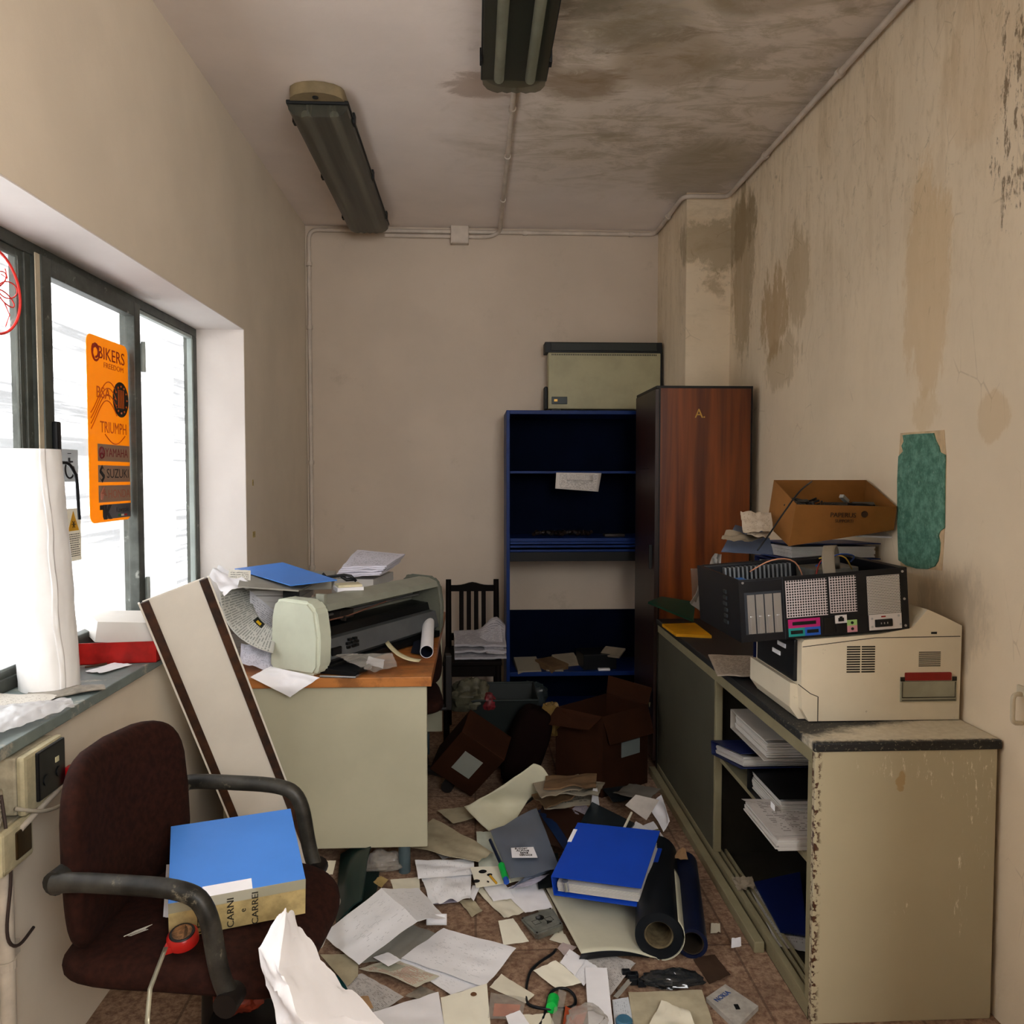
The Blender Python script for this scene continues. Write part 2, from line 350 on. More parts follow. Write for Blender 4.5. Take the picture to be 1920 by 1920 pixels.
bd = MB()
for a, b_ in (((3.05, .922), (3.65, .936)), ((3.05, 2.07), (3.65, 2.084))): bd.box((WX-.01, a[0], a[1]), (WX+.012, b_[0], b_[1]), .002)
bd.box((WX-.01, 3.64, .936), (WX+.012, 3.654, 2.07), .002); bd.box((WX-.01, 3.046, .936), (WX+.012, 3.06, 2.07), .002); bd.build('glazing_bead', m_aluL, win)
for zc in (1.90, 1.03):
    h = MB().box((WX+.02, 3.032, zc-.05), (WX+.042, 3.062, zc+.05), .003); h.tube([(WX+.045, 3.034, zc-.055), (WX+.045, 3.034, zc+.055)], .008, 10); h.build('hinge', m_aluL, win)
MB().box((WX+.038, 2.322, .92), (WX+.041, 2.345, 2.085)).build('sealing_strip', M('pale_seal', 'b5a992', .6), win)
hd = MB().box((WX+.038, 2.39, 1.45), (WX+.055, 2.415, 1.62), .006); hd.tube(path([(WX+.055, 2.405, 1.5), (WX+.07, 2.42, 1.5), (WX+.075, 2.455, 1.46), (WX+.075, 2.465, 1.33)], .02), .005, 10); hd.build('window_handle', M('black_plastic', '101215', .35), win)
# translucent ribbed plastic sheeting outside
t = NT('ribbed_plastic'); P = t.co(); p = t.sep(P)
tl = t.n('ShaderNodeBsdfTranslucent'); tb = t.n('ShaderNodeBsdfTransparent'); mx = t.n('ShaderNodeMixShader')
st = t.noise(t.map(P, (1, .5, 26)), 1.0, 6, .7, .2); big = t.noise(t.map(P, (1, .35, 3)), 1.4, 3); cc = t.mix(t.ramp(t.math('ADD', t.math('MULTIPLY', st, .6), t.math('MULTIPLY', big, .4)), .44, .57), srgb('606060'), srgb('cfcfcf'))
t.l(cc, tl.inputs[0]); t.l(cc, tb.inputs[0]); mx.inputs[0].default_value = .45; t.l(tl.outputs[0], mx.inputs[1]); t.l(tb.outputs[0], mx.inputs[2]); t.l(mx.outputs[0], t.out.inputs[0])
m_rib = t.m
def ribs(y0, y1, x, z0, z1, label):
    b = MB(); n = 150
    vs = []
    for i in range(n+1):
        z = z0+(z1-z0)*i/n; xx = x+.008*math.sin(z*2*math.pi/.034)
        vs.append((b.bm.verts.new((xx, y0, z)), b.bm.verts.new((xx, y1, z))))
    for a, c in zip(vs, vs[1:]): b.bm.faces.new((a[0], a[1], c[1], c[0]))
    o = b.build('corrugated_sheet', m_rib, smooth=True); tag(o, label, 'plastic sheet'); return o
ribs(2.0, 4.9, -1.62, .3, 2.6, 'white ribbed translucent plastic sheet outside the hinged sash and end pane')
ribs(-.9, 1.99, -1.66, .3, 2.6, 'white ribbed translucent plastic sheet outside the nearer panes at left')
# crumpled clear film against the end pane
fm = translu('milky_film', 'f4f4f2', .6, .25, .45)
def ff(u, v): return V((-1.34+.012*noise.noise(V((u*9, v*5, 2)))+.006*noise.noise(V((u*25, v*9, 5))), 3.07+u*.57, .93+v*1.1))
tag(MB().grid(ff, 30, 40, .0006).build('plastic_film', fm, smooth=True), 'crumpled milky plastic film hanging behind the end window pane', 'plastic film')
# damaged patch of old green paint
g = NT('old_green_paint'); P = g.co(); g.rgh(.6)
f = g.noise(P, 28, 9, .8); c = g.mix(g.ramp(f, .4, .62), srgb('3c6f5e'), srgb('6c9b88')); c = g.mix(g.ramp(g.noise(g.map(P, (1, 1.8, .7)), 60, 6, .8), .6, .7), c, srgb('b9cdbd')); g.l(c, g.b.inputs['Base Color'])
def wallpoly(pxs, x, th, m, name, parent):
    MB().prism([at(a, b, X=x) for a, b in pxs], (-th, 0, 0)).build(name, m, parent)
wr = bpy.data.objects['wall_right']
wallpoly([(1690, 812), (1772, 806), (1776, 860), (1772, 1000), (1768, 1070), (1690, 1062), (1684, 900)], XR+.0015, .003, M('bare_render', 'd3b892', .9, scale=20), 'torn_edge', wr)
wallpoly([(1694, 816), (1712, 814), (1752, 812), (1756, 826), (1762, 838), (1764, 848), (1774, 853), (1773, 900), (1772, 990), (1764, 996), (1761, 1004), (1764, 1018), (1763, 1036), (1760, 1052), (1754, 1062), (1740, 1067), (1720, 1066), (1700, 1060), (1686, 1050), (1684, 980), (1684, 900), (1686, 856), (1695, 846), (1692, 836), (1696, 828)], XR-.0015, .0035, g.m, 'green_patch', wr)
hk = MB().tube(path([(XR-.005, 1.955, .905), (XR-.03, 1.955, .905), (XR-.03, 1.955, .83), (XR-.005, 1.955, .83)], .015), .006, 10); hk.box((XR-.008, 1.94, .9), (XR, 1.975, .925), .002)
tag(hk.build('wall_bracket', M('cream_plastic', 'd3c6ac', .5)), 'small cream loop handle on the right wall above the cabinet corner', 'bracket')
# two yellow tags by the recess
for i, (a, b) in enumerate(((476, 1002), (474, 905))):
    c = at(a, b, X=XL); w_ = .02 if i == 0 else .008
    tag(MB().box((XL, c.y-w_, c.z-.014), (XL+.002, c.y+w_, c.z+.014)).build('wall_sticker', M('yellowed_label', 'b8a266', .6, var=.3, scale=90)), ['small yellow sticker on the left wall beside the window recess, lower one', 'narrow faded sticker strip on the left wall, the upper of two'][i], 'sticker')
# ================================================================ conduits
m_cond = M('painted_conduit', 'cabdaf', .55, var=.1); rc = .0125
def conduit(pts, label, r=rc, clips=()):
    pts = [V(q) for q in pts]; o = thing('cable_conduit', label, 'conduit', pts[0])
    MB().tube(path(pts, .06, 6), r, 10).build('pipe', m_cond, o, smooth=40)
    for c in clips:
        i, k = int(c), c-int(c); d = (pts[i+1]-pts[i]).normalized(); q = pts[i].lerp(pts[i+1], k)
        MB().tube([q-d*.012, q+d*.012], r*1.45, 10).build('clip', m_cond, o, smooth=40)
    return o
xb = XL+.025; yb = YB-.014; zb = 2.972
conduit([(xb, yb, 0), (xb, yb, zb), (1.13, yb, zb), (1.13, 4.345, zb), (1.36, 4.345, zb), (1.372, 4.3, zb), (1.372, 0, zb)], 'long painted conduit running up the back corner and along the top of the walls', clips=(.3, .52, .8, .93, 1.15, 1.62, 1.93, 2.5, 5.12, 5.3, 5.5, 5.7))
bx = at(862, 440, Y=YB-.02)
conduit([(-.55, yb-.002, 2.942), (.1, yb-.002, 2.942), (.16, yb-.01, 2.972), (.16, 4.9, 2.987), (.16, 2.9, 2.987)], 'conduit from the far ceiling lamp across to the near lamp', .0115, clips=(3.2, 3.5, 3.75))
jb = thing('junction_box', 'small square painted junction box at the top of the back wall', 'junction box', (bx.x, YB, bx.z))
MB().box((bx.x-.056, YB-.05, bx.z-.06), (bx.x+.056, YB, bx.z+.05), .006).build('body', m_cond, jb)
MB().box((bx.x-.052, YB-.056, bx.z-.056), (bx.x+.052, YB-.05, bx.z+.046), .003).build('lid', m_cond, jb)
# ================================================================ ceiling lamps
m_hous = M('lamp_housing', '8a7a5c', .6, var=.2); m_gask = M('lamp_gasket', '16181a', .6)
def diffmat(name, h, tr):
    t = NT(name); P = t.co(); c = srgb(h); t.rgh(.3); f = t.noise(t.map(P, (26, .8, 1)), 1.0, 6, .65)
    t.l(t.mix(t.ramp(f, .3, .7), [v*.55 for v in c], [v*1.3 for v in c]), t.b.inputs['Base Color'])
    tb = t.n('ShaderNodeBsdfTransparent'); mx = t.n('ShaderNodeMixShader'); mx.inputs[0].default_value = tr
    tb.inputs[0].default_value = (.8, .8, .75, 1); t.l(t.b.outputs[0], mx.inputs[1]); t.l(tb.outputs[0], mx.inputs[2]); t.l(mx.outputs[0], t.out.inputs[0]); return t.m
def lamp(x0, x1, y0, y1, label, dm, zb=2.9):
    o = thing('ceiling_lamp', label, 'ceiling lamp', ((x0+x1)/2, (y0+y1)/2, ZC), 'twin tube ceiling lamps'); xc = (x0+x1)/2; hw = (x1-x0)/2
    # stadium shaped base with rounded ends
    def stad(hw, ya, yb_, z0, z1, rr):
        pts = []
        for k in range(9):
            a = math.pi*k/8; pts.append((xc-math.cos(a)*hw, ya-math.sin(a)*rr, z0))
        for k in range(9):
            a = math.pi*k/8; pts.append((xc+math.cos(a)*hw, yb_+math.sin(a)*rr, z0))
        return MB().prism(pts, (0, 0, z1-z0))
    stad(hw-.012, y0-.005, y1+.005, 2.955, ZC-.001, .075).build('housing', m_hous, o, smooth=40)
    MB().box((x0-.004, y0-.006, 2.945), (x1+.004, y1+.006, 2.96), .004).build('gasket', m_gask, o)
    prof = [(-hw, 2.95), (-hw+.004, 2.925), (-hw+.02, zb+.008), (-hw+.04, zb)]
    k = 9
    for i in range(1, k):
        xx = -hw+.04+(2*hw-.08)*i/k; prof.append((xx, zb-(.0045 if i % 2 else 0)))
    prof += [(hw-.04, zb), (hw-.02, zb+.008), (hw-.004, 2.925), (hw, 2.95)]
    MB().prism([(xc+a, y0+.004, b) for a, b in prof], (0, y1-y0-.008, 0)).build('diffuser', dm, o, smooth=30)
    for s in (-1, 1):
        e = MB().tube([(xc+s*hw*.48, y0+.05, 2.925), (xc+s*hw*.48, y1-.05, 2.925)], .019, 12); e.build('lamp_tube', M('dead_tube', 'd8d8c8', .3), o, smooth=40)
    for yy in (y0+.15, (y0+y1)/2, y1-.15):
        for s in (-1, 1): MB().box((xc+s*(hw+.004)-.005, yy-.02, 2.93), (xc+s*(hw+.004)+.005, yy+.02, 2.975), .002).build('clip', m_gask, o)
    MB().tube([(xc, y0-.04, 2.955), (xc, y0-.04, 2.951)], .012, 14).build('screw', m_gask, o)
    return o
lamp(-.745, -.505, 3.30, 4.84, 'dusty grey twin tube ceiling lamp near the left wall', diffmat('dusty_diffuser', '4c4c42', .3))
lamp(.03, .27, 1.46, 3.07, 'dark ceiling lamp at top centre with visible tubes', diffmat('dark_diffuser', '3a3e32', .62))
# ================================================================ storage furniture on the right
m_cream = M('cream_metal', 'b9b092', .45, var=.08, scale=2.5, dirt=('e6dcc4', 70, .73)); m_grey = M('grey_green_metal', '4f4e42', .55, var=.08, scale=3); m_rail = M('beige_rail', '8c8468', .5, var=.08)
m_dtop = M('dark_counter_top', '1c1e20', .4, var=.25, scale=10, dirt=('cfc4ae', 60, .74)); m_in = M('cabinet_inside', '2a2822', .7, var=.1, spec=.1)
CX0, CX1, CY0, CY1 = .892, 1.385, 2.03, 3.86
cb = thing('low_cabinet', 'long low cream metal cabinet with open sliding front along the right wall', 'cabinet', (1.14, 2.96, 0))
t = NT('dusty_top'); P = t.co(); p = t.sep(P); t.rgh(.6)
z1 = t.ramp(t.math('ADD', t.math('SUBTRACT', p[0], t.math('MULTIPLY', t.math('SUBTRACT', p[1], 2.06), 2.6)), t.math('MULTIPLY', t.noise(P, 12, 8, .75), .5)), 1.0, 1.2)
e1 = t.ramp(t.math('ADD', p[1], t.math('MULTIPLY', t.noise(P, 45, 6, .8), .05)), 2.055, 2.075)
sp = t.ramp(t.noise(P, 80, 8, .8), .56, .64)
col = t.mix(t.math('MULTIPLY', sp, t.ramp(p[1], 2.6, 2.1)), srgb('17191b'), srgb('9a917c')); col = t.mix(t.math('MULTIPLY', z1, e1), col, t.mix(t.noise(P, 60, 6), srgb('b3a78c'), srgb('e4dbc6'))); t.l(col, t.b.inputs['Base Color'])
MB().box((CX0-.005, CY0-.005, .737), (CX1+.01, CY1, .762), .005).build('worktop', t.m, cb)
t = NT('stained_cream'); P = t.co(); p = t.sep(P); c = srgb('bfb597'); t.rgh(.42)
col = t.mix(t.ramp(t.noise(P, 2.5, 5), .3, .7), [v*.92 for v in c], c)
dr = t.ramp(t.noise(t.map(P, (60, 1, 9)), 1.0, 8, .8, .3), .66, .72)
for cc, rr in (((1.29, 0, .36), (.022, None, .14)), ((1.3, 0, .66), (.1, None, .06)), ((1.13, 0, .3), (.035, None, .04)), ((1.34, 0, .5), (.03, None, .1)), ((1.2, 0, .7), (.2, None, .035))):
    col = t.mix(t.math('MULTIPLY', t.blob(p, cc, rr, .6, t.noise(P, 30, 5, .7)), t.ramp(t.noise(t.map(P, (60, 1, 14)), 1.0, 8, .8, .3), .56, .64)), col, srgb('efe8d6'))
col = t.mix(t.math('MULTIPLY', t.blob(p, (1.125, 0, .655), (.012, None, .022), .4, t.noise(P, 40, 3)), .6), col, srgb('a8854a'))
ed = t.math('MULTIPLY', t.ramp(p[0], .915, .9), t.ramp(t.noise(P, 70, 6), .5, .56)); col = t.mix(ed, col, srgb('4a2c1c'))
t.l(col, t.b.inputs['Base Color'])
MB().box((CX0, CY0, 0), (CX1, CY0+.02, .737), .003).build('end_panel', t.m, cb)
MB().box((CX0, CY1-.02, 0), (CX1, CY1, .737)).build('end_panel', m_in, cb); MB().box((CX1-.015, CY0+.02, 0), (CX1, CY1-.02, .737)).build('back_panel', m_in, cb)
MB().box((CX0, CY0+.02, 0), (CX1-.015, CY1-.02, .035)).build('bottom_panel', m_in, cb)
MB().box((CX0, CY0+.02, .70), (CX0+.03, CY1-.02, .737), .002).build('top_rail', m_rail, cb)
fb = MB().box((CX0, CY0+.02, 0), (CX0+.02, CY1-.02, .05), .002)
for xx in (CX0+.03, CX0+.05): fb.box((xx, CY0+.02, .035), (xx+.008, CY1-.02, .05))
fb.build('sliding_track', m_rail, cb)
MB().box((CX0, CY0+.02, .05), (CX0+.018, CY0+.045, .70), .002).build('post', m_rail, cb)
MB().box((CX0-.04, 2.35, 0), (CX0-.008, CY1-.02, .035), .004).build('plinth_strip', m_rail, cb)
MB().box((CX0+.003, 2.925, .05), (CX0+.02, CY1-.02, .70), .003).build('sliding_door', m_grey, cb)
MB().box((CX0+.003, 2.905, .05), (CX0+.03, 2.925, .70), .003).build('door_edge', m_rail, cb)
MB().box((CX0+.03, 2.93, .035), (CX1-.015, 2.95, .70)).build('divider', m_in, cb)
sh = MB().box((CX0+.022, CY0+.022, .395), (CX1-.02, 2.928, .412), .001); sh.build('shelf', m_rail, cb)
# ---------------------------------------------------------------- wooden cabinet
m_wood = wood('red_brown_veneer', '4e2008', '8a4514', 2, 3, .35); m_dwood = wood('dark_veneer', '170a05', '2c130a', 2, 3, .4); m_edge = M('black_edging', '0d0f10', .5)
GX0, GX1, GY0, GY1, GZ = .885, 1.357, 3.875, 4.355, 1.9
wc = thing('wooden_cabinet', 'tall red-brown wooden cabinet with a gold letter A on its side', 'cabinet', (1.12, 4.11, 0))
MB().box((GX0+.012, GY0, 0), (GX1, GY0+.022, GZ-.012)).build('side_panel', m_wood, wc); MB().box((GX0+.012, GY1-.02, 0), (GX1, GY1, GZ-.012)).build('side_panel', m_wood, wc)
MB().box((GX0, GY0-.002, GZ-.012), (GX1+.003, GY1, GZ)).build('top_panel', m_edge, wc)
MB().box((GX0+.012, GY0-.001, 0), (GX0+.02, GY0+.002, GZ-.012)).build('edging', m_edge, wc)
MB().box((GX1-.006, GY0-.002, 0), (GX1+.002, GY0+.002, GZ-.012)).build('edging', m_edge, wc)
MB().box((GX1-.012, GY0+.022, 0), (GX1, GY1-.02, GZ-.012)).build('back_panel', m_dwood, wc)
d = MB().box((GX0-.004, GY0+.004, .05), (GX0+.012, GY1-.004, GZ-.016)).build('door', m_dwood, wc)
MB().box((GX0-.02, GY0+.05, 1.0), (GX0-.004, GY0+.065, 1.12), .003).build('handle', m_edge, d)
MB().box((GX0-.006, GY0+.15, 1.496), (GX0-.004, GY1-.1, 1.5)).build('seam', m_edge, wc)
m_gold = M('gold_paint', 'c79a4b', .4, metal=.4)
c = at(1313, 776, Y=GY0-.003); text('A.', c, (1, 0, 0), (0, 0, 1), .062, m_gold, wc, w=.05, ext=.002)
# ---------------------------------------------------------------- blue shelf unit
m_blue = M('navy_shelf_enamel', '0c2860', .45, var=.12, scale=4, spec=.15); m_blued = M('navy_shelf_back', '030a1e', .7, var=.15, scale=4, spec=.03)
SX0, SX1, SY0, SY1, SZ = .183, 1.10, 4.62, 5.0, 1.84
su = thing('blue_shelf_unit', 'tall dark blue metal shelf unit with an open gap against the back wall', 'shelf unit', (.64, 4.8, 0))
for xx in (SX0, SX1-.02): MB().box((xx, SY0, 0), (xx+.02, SY1, SZ), .002).build('upright', m_blue, su)
MB().box((SX0+.02, SY0, SZ-.022), (SX1-.02, SY1, SZ), .002).build('top_panel', m_blue, su)
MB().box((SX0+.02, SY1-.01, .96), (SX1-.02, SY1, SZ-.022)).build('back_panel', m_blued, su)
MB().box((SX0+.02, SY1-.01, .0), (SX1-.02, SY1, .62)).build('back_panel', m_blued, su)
for z, h in ((1.476, .014), (.29, .025), (.04, .03)): MB().box((SX0+.021, SY0+.004, z), (SX1-.021, SY1-.012, z+h), .002).build('shelf', m_blue, su)
s3 = MB().box((SX0+.021, SY0+.002, 1.08), (SX1-.021, SY1-.012, 1.1), .002)
for z in (1.02, 1.045, 1.065): s3.box((SX0+.021, SY0+.002, z), (SX1-.021, SY0+.02, z+.014), .003)
s3.build('shelf', m_blue, su)
MB().box((SX0+.021, SY0+.01, .965), (SX1-.021, SY0+.03, 1.018)).build('cross_rail', M('black_rail', '07090b', .6), su)
pp = printed('dim_print', 'cfc7c0', '55524e', 16, .5)
a = at(1042, 886, Y=SY0-.006); q = [at(x, y, Y=SY0-.008) for x, y in ((1043, 886), (1128, 887), (1122, 922), (1041, 916))]
tag(MB().grid(lambda u, v: bil(q, u, v)+V((0, -.006*math.sin(u*4), 0)), 10, 8, .001).build('hanging_paper', pp, smooth=True), 'pale printed paper folded over the upper shelf edge of the blue unit', 'paper')
tag(MB().grid(lambda u, v: V((q[0].x+.06+u*.15, SY0-.02+.002*u, 0))+V((0, 0, q[0].z-.004-v*.04-u*.008)), 6, 4, .001).build('paper_flap', pp, smooth=True), 'small creased slip lying over the paper on the blue unit', 'paper')
# things lying on its shelves
rnd = random.Random(4)
m_kraft = M('faded_kraft', '6b5238', .8, var=.25); m_leaf = printed('dusty_leaflet', '8d8474', '4b463e', 9, .5); m_pap = M('plain_paper', 'f0eff3', .8, var=.03); m_dusty = M('dusty_paper', '8b7f6d', .8, var=.15)
def slab(name, c, w, d_, h, rot, m, label, cat, tilt=0, group=None):
    mm = Matrix.Translation(V(c)) @ Matrix.Rotation(rot, 4, 'Z') @ Matrix.Rotation(tilt, 4, 'X')
    return tag(MB().box((-w/2, -d_/2, 0), (w/2, d_/2, h), min(.003, h*.3), mat=mm).build(name, m), label, cat, group)
m_junk = M('dark_parts', '231812', .5, var=.4, scale=30)
jk = [(.44, 4.75, 'curled brown leather scrap at the left of the middle blue shelf', 'b'), (.60, 4.76, 'dark lumpy cable bundle in the middle of the blue shelf', 'c'), (.83, 4.74, 'small pale-edged part at the right of the blue shelf', 'd')]
for x, y, lb, k in jk:
    b = MB()
    if k == 'd': b.box((x-.06, y-.04, 1.1), (x+.06, y+.04, 1.118), .004)
    else:
        pts = [(x-.09+.18*i/13+.01*math.sin(i*2.1), y+.03*math.sin(i*1.7), 1.112+.018*abs(math.sin(i*1.3))) for i in range(14)]; b.tube(pts, .011, 8); pts = [(x-.07+.15*i/13, y+.04*math.cos(i*1.2), 1.112+.02*abs(math.cos(i*1.1))) for i in range(14)]; b.tube(pts, .009, 8)
    tag(b.build('scrap', m_junk, smooth=40), lb, 'scrap')
for i, (x, y, w_, d_, h, r, tl, mm_, lb) in enumerate([(.31, 4.72, .14, .18, .03, .1, .25, m_leaf, 'grey leaflet stack at the left end of the lowest blue shelf'), (.30, 4.67, .1, .05, .012, .3, 0, m_dusty, 'thin pale scrap at the front left of the lowest blue shelf'),
        (.455, 4.72, .13, .16, .04, .6, .1, m_kraft, 'crumpled tan packet leaning on the lowest blue shelf'), (.56, 4.80, .15, .16, .02, .35, .5, m_dusty, 'tan card propped up in the middle of the lowest blue shelf'), (.47, 4.66, .1, .06, .008, -.1, 0, m_leaf, 'greyish slip lying in front of the tan packet on the blue shelf'),
        (.73, 4.76, .2, .2, .09, .1, 0, M('black_case', '0c0e11', .4), 'black case at the right of the lowest blue shelf'), (.82, 4.70, .13, .1, .012, -.6, .35, m_dusty, 'pale-edged booklet leaning over the black case'), (.76, 4.645, .07, .03, .012, 0, 0, m_pap, 'small white label strip at the front of the lowest blue shelf')]):
    slab('shelf_clutter' if i in (2, 5) else 'leaflet', (x, y, .316 + (.09 if i == 6 else 0)), w_, d_, h, r, mm_, lb, 'case' if i == 5 else 'leaflet', tl)
# ---------------------------------------------------------------- wall convector standing on the shelf unit
m_conv = M('yellowed_enamel', 'a39c7a', .45, var=.06); m_dk = M('heater_grille', '20241f', .5)
HX0, HX1, HY0, HY1, HZ0 = .425, 1.14, 4.84, 4.96, 1.845
he = thing('convector_heater', 'beige electric convector heater with dark top grille on the blue shelf unit', 'heater', (.78, 4.9, HZ0))
MB().box((HX0+.02, HY0, HZ0+.022), (HX1-.012, HY0+.1, HZ0+.36), .006).build('front_panel', m_conv, he)
MB().box((HX0, HY0+.01, HZ0+.36), (HX1, HY1, HZ0+.425), .004).build('top_housing', m_edge, he)
gr = MB().box((HX0+.035, HY0-.001, HZ0+.372), (HX1-.035, HY0+.01, HZ0+.42), .003); gr.build('grille', m_dk, he)
gl = MB()
for i in range(60): gl.box((HX0+.04+i*.0107, HY0-.003, HZ0+.343), (HX0+.045+i*.0107, HY0+.002, HZ0+.352))
gl.build('vent_slots', m_edge, he)
MB().box((HX1-.012, HY0+.01, HZ0+.0), (HX1, HY1, HZ0+.37), .004).build('side_cheek', m_edge, he); MB().box((HX0, HY0+.03, HZ0+.02), (HX0+.02, HY1, HZ0+.16), .008).build('side_cheek', m_edge, he)
for xx in (HX0+.04, HX1-.12): MB().box((xx, HY0+.01, HZ0), (xx+.06, HY1, HZ0+.022), .003).build('foot', m_edge, he)
MB().box((HX0+.04, HY0-.004, HZ0+.05), (HX0+.135, HY0+.002, HZ0+.095), .008).build('badge', M('heater_badge', '14211f', .4), he)
MB().box((HX0+.055, HY0-.006, HZ0+.066), (HX0+.075, HY0-.003, HZ0+.08)).build('switch', m_gold, he)
# ---------------------------------------------------------------- binders
m_bb = M('blue_binder_board', '4a86dc', .45, var=.05, scale=3); m_bf = M('deep_blue_binder_board', '0c3fae', .45, var=.06, scale=4); m_bn = M('navy_binder_board', '0a1a4c', .5, var=.08); m_bw = M('grey_white_board', 'a9a49c', .55, var=.05)
m_blk = M('black_board', '0a0c0e', .45, var=.1); m_pgs = printed('page_edges', 'c9c5c0', '77706a', 60, .6, 0, 3)
def binder(mm, L, D, T, m, label, group=None, spine=None, mats=None, fill=.8, open_=0):
    """x along the spine L, y away from the spine D, z thickness T; lying on its back board"""
    o = thing('ring_binder', label, 'binder', mm.translation, group)
    MB().box((0, 0, 0), (L, D, .003), .001, mat=mm).build('board', m, o); MB().box((0, 0, T-.003), (L, D, T), .001, mat=mm).build('board', m, o)
    MB().box((0, 0, .0032), (L, .003, T-.0032), mat=mm).build('spine', m, o)
    b = MB(); n = 10
    for i in range(n):
        z0 = .006+(T*fill-.006)*i/n; r = random.Random(i*7+int(L*1000)); b.box((.01+r.uniform(0, .004), .012, z0), (L-.012-r.uniform(0, .006), D-.012-r.uniform(0, .01), z0+(T*fill-.006)/n*.8), mat=mm)
    b.build('pages', m_pgs, o)
    for xx in (L*.38, L*.62): MB().tube([mm @ V((xx, .05+.022*math.cos(a), T*.45+min(.024, T*.4)*math.sin(a))) for a in [math.pi*k/8 for k in range(9)]], .0018, 6).build('ring', M('ring_steel', 'b8bcc0', .25, metal=.9), o, smooth=True)
    if spine: MB().box((L*spine[0], -.0012, T*spine[2]), (L*spine[1], 0, T*spine[3]), mat=mm).build('spine_label', spine[4], o)
    return o
def solve_h(pn, pf, z, want):
    lo, hi = -.05, .4; a = at(*pn, Z=z)
    for _ in range(40):
        md = (lo+hi)/2
        if (at(*pf, Z=z+md)-a).length > want: lo = md
        else: hi = md
    return lo
# inside the low cabinet
def flat(x, y, z, dy=-1.0, dz=0.0, dx=0.0): return basis((x, y, z), (-1, 0, 0), (dx, dy, dz))
binder(flat(1.2, 2.6, .413), .29, .28, .08, m_blk, 'black lever arch binder lying flat on the cabinet shelf under the blue one', spine=(.4, .5, .2, .7, m_pap))
binder(flat(1.17, 2.87, .436, -1, .2), .30, .33, .05, m_bn, 'sagging navy blue binder in the low cabinet, middle of the stack of three', fill=.7)
binder(flat(1.2, 2.75, .572), .30, .33, .068, m_bw, 'grey white binder with fanned pages, topmost in the open cabinet', fill=.75)
MB().box((.90, 2.33, .43), (.902, 2.36, .47)).build('label_patch', m_pap, bpy.data.objects['ring_binder'])
dm = printed('form_print', 'b9b2ac', '4a4540', 22, .45, .1, 14, .3)
o = thing('document_stack', 'stack of printed forms overhanging the edge of the cabinet shelf', 'document stack', (.98, 2.3, .413))
for i in range(7):
    r = random.Random(i); MB().box((.836+r.uniform(0, .012), 2.15+r.uniform(0, .006), .4135+i*.005), (1.14, 2.42+r.uniform(-.008, .004), .418+i*.005)).build('sheet_bundle', dm if i == 6 else m_pgs, o)
q = [V((.84, 2.17, .45)), V((1.13, 2.17, .45)), V((1.13, 2.42, .45)), V((.83, 2.42, .45))]
paper(None, dm, parent=o, pts=q, crump=.003, bumps=((0, .8, .2, .012),), name='top_sheet')
q = [at(1405, 1662, Z=.045), at(1500, 1650, Z=.045), at(1512, 1785, Z=.042), at(1457, 1775, Z=.042)]
paper(None, printed('grey_form', 'a9a7a4', '5c5a58', 24, .4), 'white printed sheets lying at the bottom of the low cabinet', pts=q, crump=.004)
q = [at(1414, 1655, Z=.06), at(1500, 1636, Z=.06), at(1515, 1755, Z=.055), at(1463, 1747, Z=.055)]
paper(None, m_bn, 'navy blue folder lying on papers at the cabinet bottom', 'folder', 'folder', pts=q, crump=.0, th=.006, n=6)
paper(None, m_dusty, 'crumpled white scrap beside the navy folder in the cabinet', 'paper scrap', 'paper_scrap', pts=[at(1372, 1645, Z=.05), at(1412, 1646, Z=.09), at(1418, 1668, Z=.05), at(1385, 1672, Z=.05)], crump=.02)
# ---------------------------------------------------------------- laser printer on the worktop
m_beige = M('yellowed_printer_shell', 'ddd2ba', .45, var=.05, scale=3, dirt=('8a7e66', 26, .66)); m_seam = M('seam_dark', '2c2822', .6); m_bp = M('printer_black', '101419', .4)
PY = 2.2
pr = thing('laser_printer', 'beige laser printer with side vents and red latch on the low cabinet', 'printer', (1.15, 2.38, .763))
def pq(x, y, Y=PY): q = at(x, y, Y=Y); return V((q.x, Y, q.z))
prof = [(.925, .80), (.945, .765), (1.384, .765), (1.386, 1.035), (1.335, 1.06), (1.285, 1.082), (1.24, 1.03), (1.15, 1.013), (1.05, 1.006), (.93, .998), (.922, .99), (.922, .86)]
MB().prism([(a, PY, b) for a, b in prof], (0, .36, 0)).build('shell', m_beige, pr, smooth=25)
MB().prism([(a, PY+.025, b) for a, b in [(.90, .80), (.925, .765), (.97, .765), (.97, .845), (.93, .862), (.90, .87)]], (0, .33, 0)).build('paper_tray', m_beige, pr)
MB().box((.912, PY+.03, .872), (.925, PY+.33, .992), .004).build('front_recess', m_bp, pr)
for i, (yy, zz) in enumerate(((2.32, .955), (2.36, .925))): MB().box((.9095, yy-.03, zz), (.9125, yy+.03, zz+.012)).build('warning_label', m_pap, pr)
sm = MB()
for a, b in (((1533, 1306), (1533, 1357)),): sm.box((pq(*a).x, PY-.0015, pq(*b).z+.004), (pq(*a).x+.002, PY+.002, pq(*a).z))
A, B = pq(1500, 1283), pq(1533, 1306); sm.tube([A+V((-.005, 0, 0)), A.lerp(B, .6)+V((0, 0, -.006)), B], .0012, 6)
A, B, Cc = pq(1505, 1213), pq(1640, 1196), pq(1808, 1193); sm.tube([A, B, Cc+V((-.012, 0, 0))], .0012, 6); sm.build('seam', m_seam, pr)
